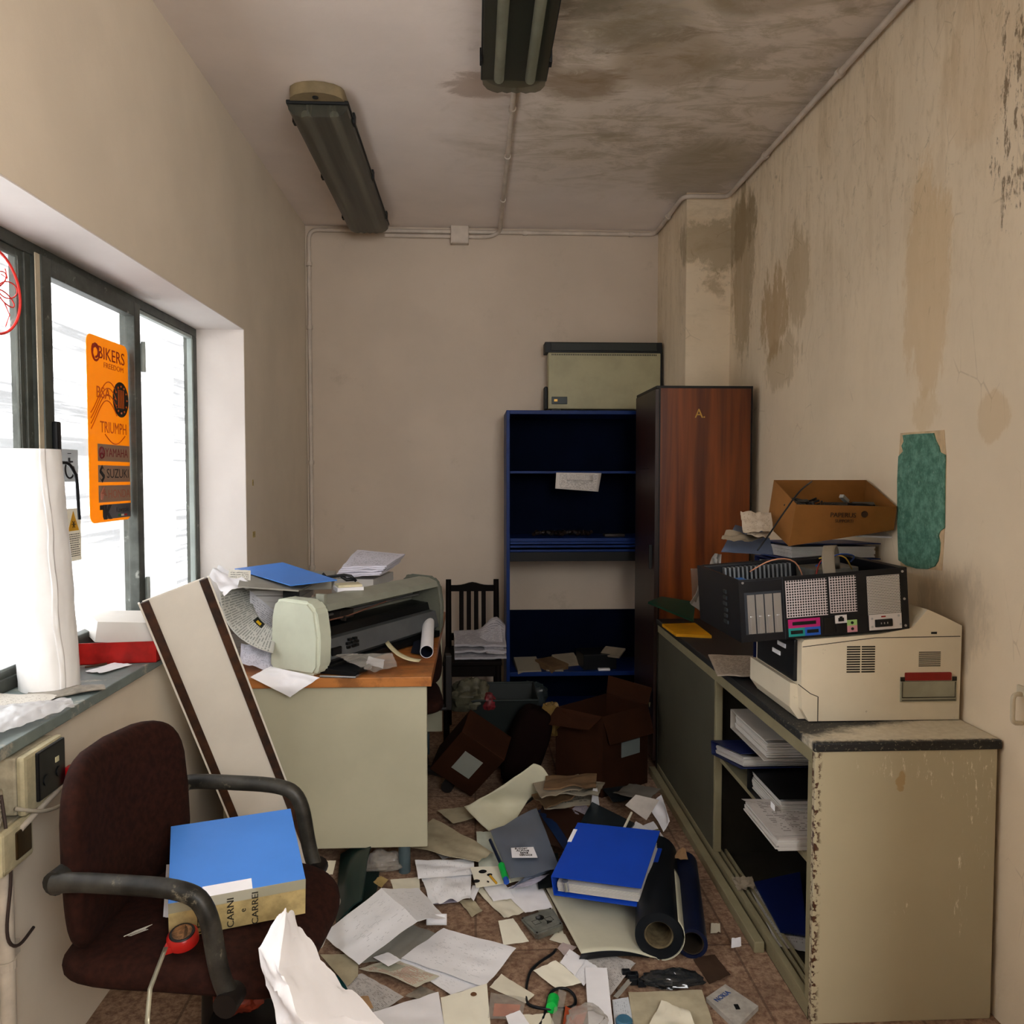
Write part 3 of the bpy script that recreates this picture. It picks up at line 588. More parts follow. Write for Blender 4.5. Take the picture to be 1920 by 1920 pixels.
def vent(x0, x1, y0, y1, n, mid=False):
    a = pq(x0, y0); b = pq(x1, y1); v = MB(); h = (a.z-b.z)/n
    for i in range(n):
        z = a.z-h*(i+.72)
        if mid: v.box((a.x, PY-.0012, z), ((a.x+b.x)/2-.002, PY+.003, z+h*.6), .001).box(((a.x+b.x)/2+.002, PY-.0012, z), (b.x, PY+.003, z+h*.6), .001)
        else: v.box((a.x, PY-.0012, z), (b.x, PY+.003, z+h*.42))
    v.build('vent', m_seam, pr)
vent(1588, 1640, 1211, 1262, 11, True); vent(1723, 1763, 1221, 1250, 8)
m_gp = M('grey_latch', '9c9a86', .5); a = pq(1687, 1316); b = pq(1793, 1276)
MB().box((a.x, PY-.004, a.z), (b.x, PY+.004, b.z), .002).build('latch_cover', m_gp, pr)
lt = MB(); 
for z0, z1 in ((a.z+.012, a.z+.014), (a.z+.004, a.z+.006)): lt.box((a.x+.004, PY-.0052, z0), (b.x-.004, PY-.003, z1))
for x0 in (a.x+.004, b.x-.006): lt.box((x0, PY-.0052, a.z+.012), (x0+.0015, PY-.003, b.z-.002))
for x0 in (a.x, b.x-.012): lt.box((x0, PY-.003, b.z), (x0+.012, PY+.003, b.z+.012))
lt.build('latch_seam', m_seam, pr)
a = pq(1696, 1276); b = pq(1783, 1260); MB().box((a.x, PY-.006, a.z), (b.x, PY+.004, b.z), .003).build('red_latch', M('red_latch', '8e1f17', .5), pr)
MB().box((1.296, PY-.002, 1.012), (1.312, PY+.002, 1.018)).build('catch', m_bp, pr)
# ---------------------------------------------------------------- opened computer case lying on the printer
m_case = M('case_black_steel', '0a0c12', .4, metal=0, var=.15, spec=.3); m_steel = M('slot_steel', 'b6b8bb', .28, metal=.85, var=.05); m_white = M('white_steel', 'd8d3d2', .45, var=.03)
cm = basis((.752, PY+.0, .9915), (.482, 0, .034), (0, 1, .0)); W, Hh, Dp = .483, .178, .38
pc = thing('computer_case', 'opened black computer tower lying on its side on the beige printer', 'computer', (1.0, 2.39, 1.0))
rear = MB().box((0, 0, 0), (W, .004, Hh), .002, mat=cm); rear.build('rear_panel', m_case, pc)
MB().box((0, .004, 0), (W, Dp, .003), mat=cm).build('side_panel', m_case, pc)
MB().hexa([cm @ V(p) for p in ((-.002, .0, 0), (.002, .0, 0), (.002, Dp, 0), (-.012, Dp, 0))], [cm @ V(p) for p in ((-.002, 0, Hh), (.002, 0, Hh), (.002, Dp, Hh), (-.012, Dp, Hh))]).build('bottom_panel', m_case, pc)
MB().box((W-.004, .004, 0), (W, Dp, Hh), mat=cm).box((W-.022, .004, Hh-.004), (W, Dp, Hh), mat=cm).build('top_panel', m_case, pc)
MB().box((0, Dp-.03, 0), (W, Dp, Hh+.002), .006, mat=cm).build('front_bezel', m_case, pc)
t = NT('square_mesh'); uv = t.sep(t.co('UV')); t.rgh(.4)
hole = t.math('MULTIPLY', t.math('GREATER_THAN', t.math('FRACT', t.math('MULTIPLY', uv[0], 1.0)), .32), t.math('GREATER_THAN', t.math('FRACT', t.math('MULTIPLY', uv[1], 1.0)), .32))
t.l(t.mix(hole, srgb('cfc6c8'), srgb('0c0a0c')), t.b.inputs['Base Color']); m_mesh = t.m
t = NT('hex_mesh'); uv = t.sep(t.co('UV')); t.rgh(.4); row = t.math('FLOOR', uv[1]); sh_ = t.math('MULTIPLY', t.math('MODULO', row, 2.0), .5)
fx = t.math('SUBTRACT', t.math('FRACT', t.math('ADD', uv[0], sh_)), .5); fy = t.math('SUBTRACT', t.math('FRACT', uv[1]), .5)
dd = t.math('ADD', t.math('MULTIPLY', fx, fx), t.math('MULTIPLY', fy, fy)); t.l(t.mix(t.math('LESS_THAN', dd, .11), srgb('cdc9c4'), srgb('0e0d0d')), t.b.inputs['Base Color']); m_hex = t.m
def plate(u0, u1, v0, v1, m, name, nu=1, nv=1, d=.0015, par_=None):   # v measured down from the top edge
    x0, x1, z0, z1 = u0*W, u1*W, Hh*(1-v1), Hh*(1-v0); b = MB()
    P_ = [(x0, -d, z0), (x1, -d, z0), (x1, -d, z1), (x0, -d, z1)]; uvs = [(0, 0), (nu, 0), (nu, nv), (0, nv)]
    b.face([cm @ V(p) for p in P_], uvs); Q = [(x0, 0, z0), (x1, 0, z0), (x1, 0, z1), (x0, 0, z1)]
    for i in range(4): b.face([cm @ V(P_[i]), cm @ V(P_[(i+1) % 4]), cm @ V(Q[(i+1) % 4]), cm @ V(Q[i])], [(0, 0)]*4)
    return b.build(name, m, par_ or pc)
plate(.27, .515, .07, .66, m_mesh, 'mesh_vent', 16, 14); plate(.53, .69, .06, .64, m_mesh, 'mesh_vent', 10, 14); plate(.755, .95, .10, .72, m_hex, 'fan_grille', 22, 24)
plate(.757, .952, .72, .965, m_white, 'power_plate')
for i in range(4):
    u = .04+i*.052; x0, x1, z0, z1 = u*W, (u+.044)*W, Hh*.13, Hh*.75
    MB().box((x0, -.002, z0), (x1, .001, z1), mat=cm).box((x0+.006, -.0045, z0), (x1-.006, -.001, z0+.05), .002, mat=cm).build('slot_cover', m_steel, pc)
s_ = MB().box((.012, -.001, Hh*.12), (.118, 0, Hh*.79), mat=cm).box((.008, -.002, Hh*.965), (.118, 0, Hh*.97), mat=cm).box((.122, -.002, 0), (.124, 0, Hh), mat=cm); s_.build('slot_frame', M('case_edge', '2b3038', .4), pc)
for a, n, h in (((.275, .465, .69, .83), 'parallel_port', 'b01d6a'), ((.275, .372, .83, .965), 'serial_port', '1b8a86'), ((.372, .465, .83, .965), 'monitor_port', '2257b4'), ((.555, .625, .68, .81), 'network_port', 'd6d2d2'), ((.625, .685, .77, .86), 'audio_port', '9cc178'), ((.625, .685, .86, .965), 'audio_port', 'c98f98')):
    o = plate(*a, M('port_'+h, h, .5, var=.02), n)
    cx, cz = (a[0]+a[1])/2*W, Hh*(1-(a[2]+a[3])/2); ww, hh = (a[1]-a[0])*W, (a[3]-a[2])*Hh
    if 'audio' in n: MB().tube([cm @ V((cx, -.003, cz)), cm @ V((cx, 0, cz))], .0042, 12).build('socket', m_blk, o)
    elif n == 'network_port': MB().box((cx-.008, -.003, cz-.006), (cx+.008, 0, cz+.004), mat=cm).box((cx-.004, -.003, cz+.004), (cx+.004, 0, cz+.008), mat=cm).build('socket', m_blk, o)
    else: MB().box((cx-ww*.37, -.003, cz-.005), (cx+ww*.37, 0, cz+.005), .002, mat=cm).build('socket', m_blk, o)
plate(.488, .55, .70, .95, M('port_block', '050607', .4), 'usb_ports'); plate(.558, .62, .83, .94, M('port_block', '050607', .4), 'usb_ports')
MB().box((.79*W, -.006, Hh*.08), (.895*W, 0, Hh*.205), .004, mat=cm).build('power_inlet', m_blk, pc)
pn = MB()
for dx in (-.009, 0, .009): pn.box((.8425*W+dx-.001, -.008, Hh*.13), (.8425*W+dx+.001, -.005, Hh*.155), mat=cm)
pn.build('inlet_pins', m_steel, pc)
MB().box((.83*W, -.004, Hh*.235), (.855*W, 0, Hh*.255), mat=cm).build('voltage_switch', M('red_latch', '8e1f17'), pc)
for u, v in ((.775, .78), (.935, .76), (.775, .91), (.945, .9), (.02, .05), (.97, .06), (.975, .5), (.975, .93)): MB().tube([cm @ V((u*W, -.002, Hh*(1-v))), cm @ V((u*W, 0, Hh*(1-v)))], .0035, 10).build('screw', m_steel, pc)
# innards
MB().box((.02, .05, .006), (.28, .33, .010), mat=cm).build('motherboard', M('circuit_board', '1d3b2c', .5, scale=60, var=.4), pc)
MB().box((W-.16, .02, .01), (W-.01, .17, .15), .002, mat=cm).build('power_supply', M('zinc_dull', '70706a', .5, metal=.5, var=.2), pc)
MB().box((.30, .2, .03), (.44, .34, .16), .002, mat=cm).build('drive_cage', M('zinc_dull', '70706a'), pc)
MB().box((.13, .04, .04), (.26, .16, .15), .003, mat=cm).build('cooling_shroud', M('shroud_black', '16191c', .5), pc)
MB().box((.035, .03, .06), (.085, .09, .16), .002, mat=cm).build('card_bracket', m_steel, pc)
MB().box((.04, .12, .11), (.075, .2, .155), .003, mat=cm).build('memory_clip', M('slot_blue', '2a6fc0', .5), pc)
hs = MB()
for i in range(16): hs.box((.06+i*.014, Dp-.06, .12), (.066+i*.014, Dp-.035, .17), mat=cm)
hs.build('fins', M('fin_grey', '8a8f94', .4, metal=.6), pc)
pts = arc((.30, .06, .12), (.27, .10, .30), (.345, .16, .17), 10); pts2 = pts
rb = MB().grid(lambda u, v: cm @ (V((.262, .045, .16))*(1-u)**3+V((.255, .06, .25))*3*u*(1-u)**2+V((.31, .12, .29))*3*u*u*(1-u)+V((.345, .2, .16))*u**3 + V((.032*v, -.012*v, 0))), 14, 6, .002)
rb.build('ribbon_cable', printed('ribbon', '8e8474', '5c5448', 30, .9, 0, 1), pc, smooth=True)
for i, (c_, pts) in enumerate((('c58b6c', [(.1, .2, .17), (.16, .17, .21), (.24, .18, .2), (.27, .2, .12)]), ('b8933c', [(.3, .16, .2), (.36, .12, .215), (.4, .16, .16)]), ('2b4f9c', [(.28, .14, .18), (.33, .1, .22), (.42, .17, .2), (.44, .25, .17)]), ('8a2620', [(.26, .1, .15), (.29, .13, .2), (.33, .18, .19), (.36, .2, .15)]))):
    MB().tube([cm @ V(p) for p in path(pts, .05, 4)], .0022, 6).build('wire', M('wire_'+c_, c_, .5), pc, smooth=True)
eb = MB()
for i in range(6): eb.box((-.009, .10+.004*(i % 2), .035+.018*i), (-.004, .135-.005*(i % 3), .045+.018*i), .001, mat=cm)
eb.build('embossed_mark', M('emboss', '2c3136', .3), pc)
# ---------------------------------------------------------------- things behind the machine
def panelbox(b4, t4, th, m, parent, name='wall_panel', bottom=True):
    b4 = [V(p) for p in b4]; t4 = [V(p) for p in t4]; cb_ = sum(b4, V())/4; ct = sum(t4, V())/4
    for i in range(4):
        j = (i+1) % 4; n = (b4[j]-b4[i]).cross(t4[i]-b4[i]).normalized(); mid = (b4[i]+b4[j])/2
        if n.dot(cb_-mid) < 0: n = -n
        MB().hexa([b4[i], b4[j], b4[j]+n*th, b4[i]+n*th], [t4[i], t4[j], t4[j]+n*th, t4[i]+n*th]).build(name, m, parent)
    if bottom: u = (ct-cb_).normalized()*th; MB().hexa(b4, [p+u for p in b4]).build('base_panel', m, parent)
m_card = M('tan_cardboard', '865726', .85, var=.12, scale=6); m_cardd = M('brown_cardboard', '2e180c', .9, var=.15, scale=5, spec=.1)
FL, FR_, KR, KL = at(1493, 946, Y=2.57), at(1684, 950, Y=2.57), at(1630, 900, Y=2.78), at(1451, 900, Y=2.78)
BFR, BFL, BKL = at(1676, 994, Y=2.58), at(1479, 1024, Y=2.58), at(1438, 984, Y=2.79); BKR = BFR+(BKL-BFL)
for q_ in (FL, FR_, KR, KL, BFR, BKR): q_.x = min(q_.x, 1.388)
cbx = thing('cardboard_box', 'open tan cardboard box of dark parts balanced behind the computer case', 'box', BFL)
panelbox([BFL, BFR, BKR, BKL], [FL, FR_, KR, KL], .004, m_card, cbx)
nx = (FR_-FL).normalized(); nu_ = (FL-BFL).normalized(); nf = -nx.cross(nu_)
m_ink = M('box_ink', '3a2414', .7)
if nf.y > 0: nf = -nf
c0 = at(1580, 966, Y=2.57)+nf*.004; text('PAPERUS', c0, nx, nu_, .022, m_ink, cbx, w=.085); text('SUPPORTI', at(1582, 977, Y=2.572)+nf*.004, nx, nu_, .015, m_ink, cbx, w=.06)
c1 = at(1620, 964, Y=2.57); MB().tube([c1+nf*.005, c1+nf*.003], .011, 20).build('round_logo', m_ink, cbx)
jx = (BFL+BFR+BKL+BKR)/4
b = MB(); rnd = random.Random(9)
for i in range(16):
    p_ = jx+V((rnd.uniform(-.12, .1), rnd.uniform(-.06, .06), .05+rnd.uniform(0, .03))); rr_ = Matrix.Translation(p_) @ Matrix.Rotation(rnd.uniform(0, 3), 4, 'Z') @ Matrix.Rotation(rnd.uniform(-.6, .6), 4, 'X'); b.box((-.035, -.016, -.012), (.035, .016, .014), .004, mat=rr_)
    b.tube(path([rr_ @ V((-.05, 0, .0)), rr_ @ V((0, .03, .02)), rr_ @ V((.05, 0, .01)), rr_ @ V((.04, -.04, 0))], .02, 4), .004, 6)
tag(b.build('spare_parts', M('black_parts', '121416', .4)), 'jumble of black spare parts filling the tan cardboard box', 'parts', kind='stuff')
q_ = at(1582, 938, Y=2.68); tag(MB().box((-.02, -.008, 0), (.02, .008, .012), .001, mat=Matrix.Translation(q_) @ Matrix.Rotation(.6, 4, 'Z') @ Matrix.Rotation(.5, 4, 'Y')).build('parts_label', M('label_grey', '9a9a94')), 'small pale label showing among the black parts in the tan box', 'label')
pts = [at(1522, 903, Y=2.68), at(1505, 915, Y=2.6), at(1488, 935, Y=2.555), at(1474, 955, Y=2.55), at(1458, 978, Y=2.545), at(1442, 1003, Y=2.53), at(1420, 1032, Y=2.5)]
tag(MB().tube(path(pts, .05, 4), .0028, 8).build('black_cable', m_bp, smooth=True), 'thin black cable hanging from the tan box down into the computer', 'cable')
# the pile that carries the box
for i, (z, dx, mm_, lb) in enumerate(((.764, 0, m_bn, 'navy lever arch binder at the bottom of the pile behind the printer'), (.845, .01, m_bw, 'grey binder second from the bottom in the pile behind the printer'), (.926, -.01, m_bn, 'navy binder in the middle of the pile behind the printer'), (1.007, 0, m_blk, 'black binder in the pile behind the computer'), (1.088, .0, m_bn, 'navy binder near the top of the pile behind the computer'), (1.168, .0, M('blue_dusky', '0c2a6a', .5), 'blue binder just under the tan cardboard box'))):
    binder(basis((1.37, 2.95+dx, z), (-1, 0, 0), (0, -1, 0)) if i < 5 else basis((1.385, 2.93, z), (-1, 0, 0), (0, -1, .03)), .32, .29 if i < 5 else .27, .078 if i < 5 else .055, mm_, lb)
q = [at(1545, 1003, Y=2.62), at(1682, 1008, Y=2.62), at(1680, 990, Y=2.64), at(1545, 988, Y=2.64)]
paper(None, M('plain_paper', 'f0eff3'), 'white sheet edge poking out under the tan box above the blue binder', pts=[q[0], q[1], q[2]+V((0, .1, 0)), q[3]+V((0, .1, 0))], crump=.0, th=.006, n=8)
def pile(pxs, Y, m, label, crump=.01, dY=.1, n=12, th=.0012, cat='paper', name='paper_sheet', **k):
    q = [at(x, y, Y=Y+(d if isinstance(d, (int, float)) else 0)) for (x, y), d in zip(pxs, k.pop('dys', (0, 0, dY, dY)))]
    return paper(None, m, label, cat, name, pts=q, crump=crump, n=n, th=th, **k)
m_old = printed('aged_print', 'c2b5a3', '7a6e5e', 18, .35, .08, 14)
pile([(1393, 1000), (1450, 998), (1445, 962), (1388, 962)], 2.62, m_old, 'curled yellowed form left of the tan box, topmost', .012, .12)
pile([(1352, 1012), (1400, 1018), (1440, 1006), (1360, 1000)], 2.6, m_dusty, 'flattened dusty paper tube poking left from the pile beside the tan box', .015, .08)
pile([(1400, 1004), (1442, 1010), (1446, 1000), (1402, 998)], 2.58, m_old, 'narrow folded form below the curled form beside the tan box', .01, .1)
pile([(1352, 1035), (1450, 1040), (1440, 1000), (1378, 985)], 2.68, M('grey_blue_folder', '59647a', .6), 'grey blue folder leaning behind the computer case', .003, .12, th=.003, cat='folder', name='folder')
m_bag = translu('grey_plastic_film', 'a8a5a0', .35, .3, .25)
pile([(1292, 1130), (1345, 1180), (1350, 1040), (1338, 1038)], 2.72, m_bag, 'grey translucent plastic sleeve hanging beside the black computer case', .02, .05, cat='plastic sleeve', name='plastic_sleeve')
pile([(1298, 1125), (1325, 1130), (1330, 1066), (1295, 1066)], 3.0, translu('grey_plastic_film2', '8a7a6c', .3, .3, .55), 'thin clear sleeve in front of the wooden cabinet', .004, .02, cat='plastic sleeve', name='plastic_sleeve')
def bagfn(c, r, sd, sq=.7):
    c = V(c)
    def fn(u, v):
        a = u*2*math.pi; e = (v-.5)*math.pi*.98; d = V((math.cos(a)*math.cos(e), math.sin(a)*math.cos(e), math.sin(e)))
        k = 1+.32*noise.noise(d*2.2+V((sd, 0, 0)))+.14*noise.noise(d*6+V((0, sd, 0)))+.07*abs(noise.noise(d*14+V((0, sd, 3)))); return c+V((d.x*r[0]*k, d.y*r[1]*k, max(-r[2]*sq, d.z*r[2]*k)))
    return fn
def bag(c, r, m, label, sd=1, cat='plastic bag', name='plastic_bag', n=34): return tag(MB().grid(bagfn(c, r, sd), n, n, .0005).build(name, m, smooth=35), label, cat)
pass
pile([(1215, 1130), (1300, 1165), (1303, 1130), (1240, 1120)], 3.55, M('dark_green_folder', '0f3527', .4), 'dark green folder overhanging the far end of the low cabinet', .0, .12, th=.01, cat='folder', name='folder', dys=(.12, -.1, .05, .25))
q = [V((.875, 3.42, .768)), V((1.02, 3.38, .768)), V((1.03, 3.68, .768)), V((.87, 3.66, .768))]
paper(None, M('yellow_folder', 'd99a12', .5), 'yellow folder lying under the dark green folder', 'folder', 'folder', pts=q, crump=0, th=.012, n=6)
q = [at(1345, 1268, Z=.775), at(1430, 1268, Z=.775), at(1432, 1232, Z=.775), at(1328, 1228, Z=.775)]
paper(None, printed('invoice', 'b8aa99', '6b5f52', 20, .5, .05, 16), 'creased printed forms on the dark worktop in front of the printer', pts=q, crump=.003, name='printed_form', th=.004)
bo = thing('blue_dark_bag', '', '', (.93, 2.6, .77)); bpy.data.objects.remove(bo)
# ================================================================ desk
m_lam = wood('orange_laminate', '8a4a1c', 'b8763a', 0, 3, .4, .5); m_desk = M('desk_grey_green', 'b2ae96', .45, var=.06, scale=2.5); m_leg = M('blue_grey_leg', '4a5a60', .45)
DX0, DX1, DY0, DY1 = -.93, -.157, 2.862, 4.25
dk = thing('office_desk', 'metal office desk with grey-green end panel and orange wood laminate top', 'desk', (-.55, 3.55, 0))
MB().box((DX0, DY0, .703), (DX1, DY1, .738), .002).build('desk_top', m_lam, dk)
MB().box((DX0+.02, DY0+.02, .105), (DX1-.018, DY0+.045, .702), .004).build('end_panel', m_desk, dk)
MB().box((DX0+.02, DY1-.045, .105), (DX1-.018, DY1-.02, .702), .004).build('end_panel', m_desk, dk)
MB().box((DX0+.03, DY0+.05, .25), (DX0+.05, DY1-.05, .70)).build('modesty_panel', m_desk, dk)
for x in (-.262, DX0+.1):
    for y in (DY0+.05, DY1-.08): MB().tube([(x, y, 0), (x, y, .11)], .022, 16).build('leg', m_leg, dk, smooth=40)
# ---------------------------------------------------------------- plotter
m_pl = M('plotter_shell', 'cdd3c0', .4, var=.04); m_pl2 = M('plotter_shell_dull', '8f9184', .45, var=.08); m_pld = M('plotter_dark', '0d0f10', .4); m_plg = M('plotter_grey', '55585a', .45)
A0 = V((-.735, 3.03, .742)); dirp = V((.46, .80, 0)).normalized(); outp = V((dirp.y, -dirp.x, 0))
pm = Matrix((outp, dirp, V((0, 0, 1)))).transposed().to_4x4(); pm.translation = A0     # local x = towards the room, y = along, z up
PLn = .76
pt = thing('plotter', 'long grey-green desktop plotter with open dark front on the desk', 'plotter', A0)
def cap(y0, y1, m, nm, ch=.0):
    pr_ = [(0, .02), (.02, 0), (.215, .0), (.235, .03), (.24, .14), (.225, .235), (.19, .268), (.06, .272), (.03, .26), (.012, .21)]
    b = MB().prism([(a, y0, c) for a, c in pr_], (0, y1-y0, 0)); bmesh.ops.bevel(b.bm, geom=[e for e in b.bm.edges], offset=.012, segments=3, affect='EDGES', clamp_overlap=True)
    return b.build(nm, m, pt, mat=pm, smooth=35)
cap(-.06, .02, m_pl, 'end_cap'); cap(PLn, PLn+.03, M('plotter_far_end', '5f6156', .5), 'end_cap')
MB().prism([(a, .02, c) for a, c in ((.11, .25), (.12, .266), (.17, .264), (.212, .248), (.222, .225), (.2, .222), (.11, .24))], (0, PLn-.02, 0)).build('top_cover', m_pl2, pt, mat=pm, smooth=30)
MB().prism([(a, .02, c) for a, c in ((.0, .0), (.03, .0), (.10, .24), (.06, .24), (.0, .17))], (0, PLn-.02, 0)).build('rear_housing', m_pl2, pt, mat=pm)
MB().prism([(a, .02, c) for a, c in ((.03, .03), (.205, .03), (.225, .045), (.205, .115), (.03, .12))], (0, PLn-.02, 0)).build('lower_bed', m_plg, pt, mat=pm)
MB().prism([(a, .02, c) for a, c in ((.03, .12), (.175, .118), (.165, .15), (.03, .16))], (0, PLn-.02, 0)).build('platen', m_pld, pt, mat=pm)
MB().prism([(a, .02, c) for a, c in ((.10, .235), (.19, .235), (.19, .223), (.10, .223))], (0, PLn-.02, 0)).build('inner_lid', m_pld, pt, mat=pm)
MB().tube([(.12, .03, .185), (.12, PLn-.01, .185)], .006, 10).build('carriage_rail', m_steel, pt, mat=pm, smooth=40)
MB().box((.09, .16, .165), (.16, .24, .2), .004).box((.15, .17, .16), (.172, .18, .178), .002).build('carriage', M('carriage_dark', '2a2522', .5), pt, mat=pm)
MB().tube([(.15, .02, .172), (.165, .2, .176), (.16, .45, .196)], .003, 6).build('drive_belt', M('belt_copper', '7a5544', .4), pt, mat=pm)
kb = MB()
for i, (a, b_) in enumerate(((.12, .072), (.12, .086), (.15, .072), (.15, .086), (.17, .072), (.17, .086), (.13, .1), (.16, .1))): kb.box((.218-.004, a, b_-.006), (.226, a+.018, b_+.004), .001)
kb.build('keypad', m_pld, pt, mat=pm)
MB().box((.215, .03, .055), (.227, .085, .085), .004).build('display', m_pld, pt, mat=pm)
MB().box((.16, .0, .0), (.23, PLn, .028), .004).build('base_rail', m_pld, pt, mat=pm)
MB().box((.16, .018, .245), (.2, .035, .285), .003).build('lid_hinge', m_pl2, pt, mat=pm)
# pile of folders and papers behind the plotter
m_pap = MC['plain_paper']; m_gfold = M('grey_folder', '8f8c82', .6, var=.06)
def block(x0, x1, y0, y1, z0, z1, m, label, cat, name, rot=0, n=None):
    c = V(((x0+x1)/2, (y0+y1)/2, z0)); mm = Matrix.Translation(c) @ Matrix.Rotation(rot, 4, 'Z'); w_, d_ = (x1-x0)/2, (y1-y0)/2
    if not n: return tag(MB().box((-w_, -d_, 0), (w_, d_, z1-z0), .002, mat=mm).build(name, m), label, cat)
    o = thing(name, label, cat, c); r = random.Random(int(z0*1000))
    for i in range(n):
        h = (z1-z0)/n; dx, dy = r.uniform(-.008, .008), r.uniform(-.008, .008)
        MB().box((-w_+dx, -d_+dy, i*h), (w_+dx, d_+dy, i*h+h*.93), mat=mm @ Matrix.Rotation(r.uniform(-.03, .03), 4, 'Z')).build('bundle', m, o)
    return o
block(-1.0, -.72, 3.28, 3.62, .74, .88, m_pgs, 'thick bundle of loose sheets at the bottom of the pile by the window', 'paper stack', 'paper_stack', .03, 5)
block(-1.0, -.74, 3.27, 3.62, .882, 1.0, m_pgs, 'second bundle of papers in the pile by the window recess', 'paper stack', 'paper_stack', -.05, 5)
block(-1.02, -.60, 3.22, 3.6, 1.003, 1.035, m_gfold, 'wide grey folder near the top of the pile by the window', 'folder', 'folder', .12)
binder(basis((-.735, 3.14, .99), (-.2, 0, -1), (.3, 1, 0)) if False else basis((-.70, 3.2, .742), (0, 0, 1), (-.2, 1, 0)), .285, .26, .06, m_blk, 'black spined binder standing upright behind the plotter', fill=.8)
block(-.62, -.42, 3.62, 3.92, .742, 1.0, m_pgs, 'tall block of papers behind the middle of the plotter', 'paper stack', 'paper_stack', -.2, 6)
pile([(545, 1098), (632, 1088), (530, 1055), (440, 1067)], 3.3, m_bb, 'bright blue cardboard folder on top of the pile by the window', 0, 0, cat='folder', name='folder', th=.004, n=6, dys=(-.3, -.2, .25, .2))
pile([(446, 1100), (560, 1108), (600, 1090), (455, 1066)], 3.35, m_gfold, 'grey board under the bright blue folder', 0, 0, cat='board', name='card_board', th=.006, n=6, dys=(-.32, -.36, .05, .2))
q = [V((-.63, 3.62, 1.005)), V((-.42, 3.55, 1.02)), V((-.36, 3.82, 1.045)), V((-.60, 3.9, 1.06))]
for i in range(5):
    paper(None, printed('white_form', 'd6d4e0', '6a6c78', 26, .4), ['white paper bundle behind the plotter, bottom sheets', 'loose sheets second in the white bundle behind the plotter', 'fanned sheets in the middle of the white bundle behind the plotter', 'slightly skewed sheets of the white bundle behind the plotter', 'top sheet of the white bundle behind the plotter'][i], pts=[p+V((.006*i, .012*i, .009*i)) for p in q], crump=.006, th=.006, name='paper_bundle', cat='paper bundle', n=8)
clp = MB().tube([at(x, y, Y=3.25) for x, y in ((605, 1075), (612, 1082), (630, 1080), (645, 1078), (658, 1080), (668, 1090))], .006, 8); clp.tube([at(x, y, Y=3.25) for x, y in ((640, 1080), (650, 1087), (664, 1086))], .008, 8)
tag(clp.build('black_strap', m_bp, smooth=True), 'small twisted black strap beside the bright blue folder', 'strap')
c = at(655, 1102, Y=3.22); o = thing('small_box', 'small cream and white box on the papers behind the plotter', 'box', c); mm = Matrix.Translation(c) @ Matrix.Rotation(.35, 4, 'Z')
MB().box((-.055, -.04, -.012), (.05, .05, .006), .002, mat=mm).build('tray', m_pap, o); MB().box((-.05, -.035, .0065), (.045, .045, .016), .001, mat=mm).build('lid', M('cream_card', 'd8cfae', .6), o)
block(-.62, -.42, 3.12, 3.3, .742, 1.02, m_pgs, 'rough stack of papers between the plotter and the blue folder', 'paper stack', 'paper_stack', .5, 6) if False else None
# white crumpled papers and the big curled leaflet left of the plotter
lf = printed('dense_leaflet', 'b9b9b2', '5c625f', 30, .6, .03, 12, block=((.75, .97, .55, .75, '1c1f1c'), (.8, .9, .6, .7, 'c7a21a')))
def curl(u, v):
    p0 = at(412, 1110, Y=3.05); p1 = at(412, 1200, Y=2.98); p2 = at(512, 1225, Y=2.93); r0 = at(470, 1100, Y=3.25); r1 = at(470, 1165, Y=3.08); r2 = at(520, 1180, Y=3.0)
    a = p0*(1-v)**2+p1*2*v*(1-v)+p2*v*v; b_ = r0*(1-v)**2+r1*2*v*(1-v)+r2*v*v; return a*(1-u)+b_*u
tag(MB().grid(curl, 14, 20, .0012).build('curled_leaflet', lf, smooth=True), 'large curled leaflet dense with small print left of the plotter', 'leaflet')
pile([(470, 1178), (520, 1200), (520, 1150), (468, 1108)], 3.12, printed('white_form2', 'c9c9cf', '707078', 14, .5), 'white form curling down between the leaflet and the plotter', .012, .06)
pile([(450, 1245), (520, 1262), (515, 1215), (452, 1208)], 2.99, printed('white_form', ''), 'crumpled printed sheets under the curled leaflet', .014, .08)
pile([(392, 1080), (420, 1118), (480, 1100), (410, 1062)], 3.3, m_pap, 'crumpled white paper at the recess end of the pile', .014, .0, dys=(-.1, -.25, -.2, .1))
pile([(425, 1100), (470, 1098), (470, 1070), (430, 1068)], 3.18, printed('barcode_card', 'd2cfc4', '22252a', 8, .6), 'white card with barcode leaning on the grey folder', .004, .05)
m_shade = m_pap
q = [at(470, 1270, Z=.752), at(508, 1250, Z=.77), at(600, 1271, Z=.76), at(545, 1308, Y=2.83)]
paper(None, m_pap, 'blank white sheet drooping over the desk edge below the plotter end', pts=q, crump=.008, n=16, name='paper_sheet', bumps=((.3, .8, .3, .012),))
# small things on the desk front
o = thing('telephone_handset', 'flat black device lying on the desk in front of the plotter', 'device', (-.42, 2.93, .74))
q = [at(596, 1262, Z=.742), at(668, 1268, Z=.742), at(692, 1245, Z=.742), at(612, 1222, Z=.742)]
MB().hexa(q, [p+V((0, 0, z)) for p, z in zip(q, (.02, .012, .014, .07))]).build('body', M('black_plastic', ''), o)
MB().tube([at(668, 1262, Z=.752), at(692, 1250, Z=.756)], .011, 12).build('roller', m_pld, o, smooth=40); MB().tube([at(600, 1268, Z=.744), at(666, 1270, Z=.744), at(690, 1254, Z=.744)], .004, 8).build('edge_strip', m_steel, o, smooth=40)
m_clear = translu('clear_bag_film', 'cfcac2', .25, .1, .72)
q = [at(620, 1228, Z=.80), at(700, 1262, Z=.748), at(745, 1250, Z=.745), at(735, 1226, Z=.79)]
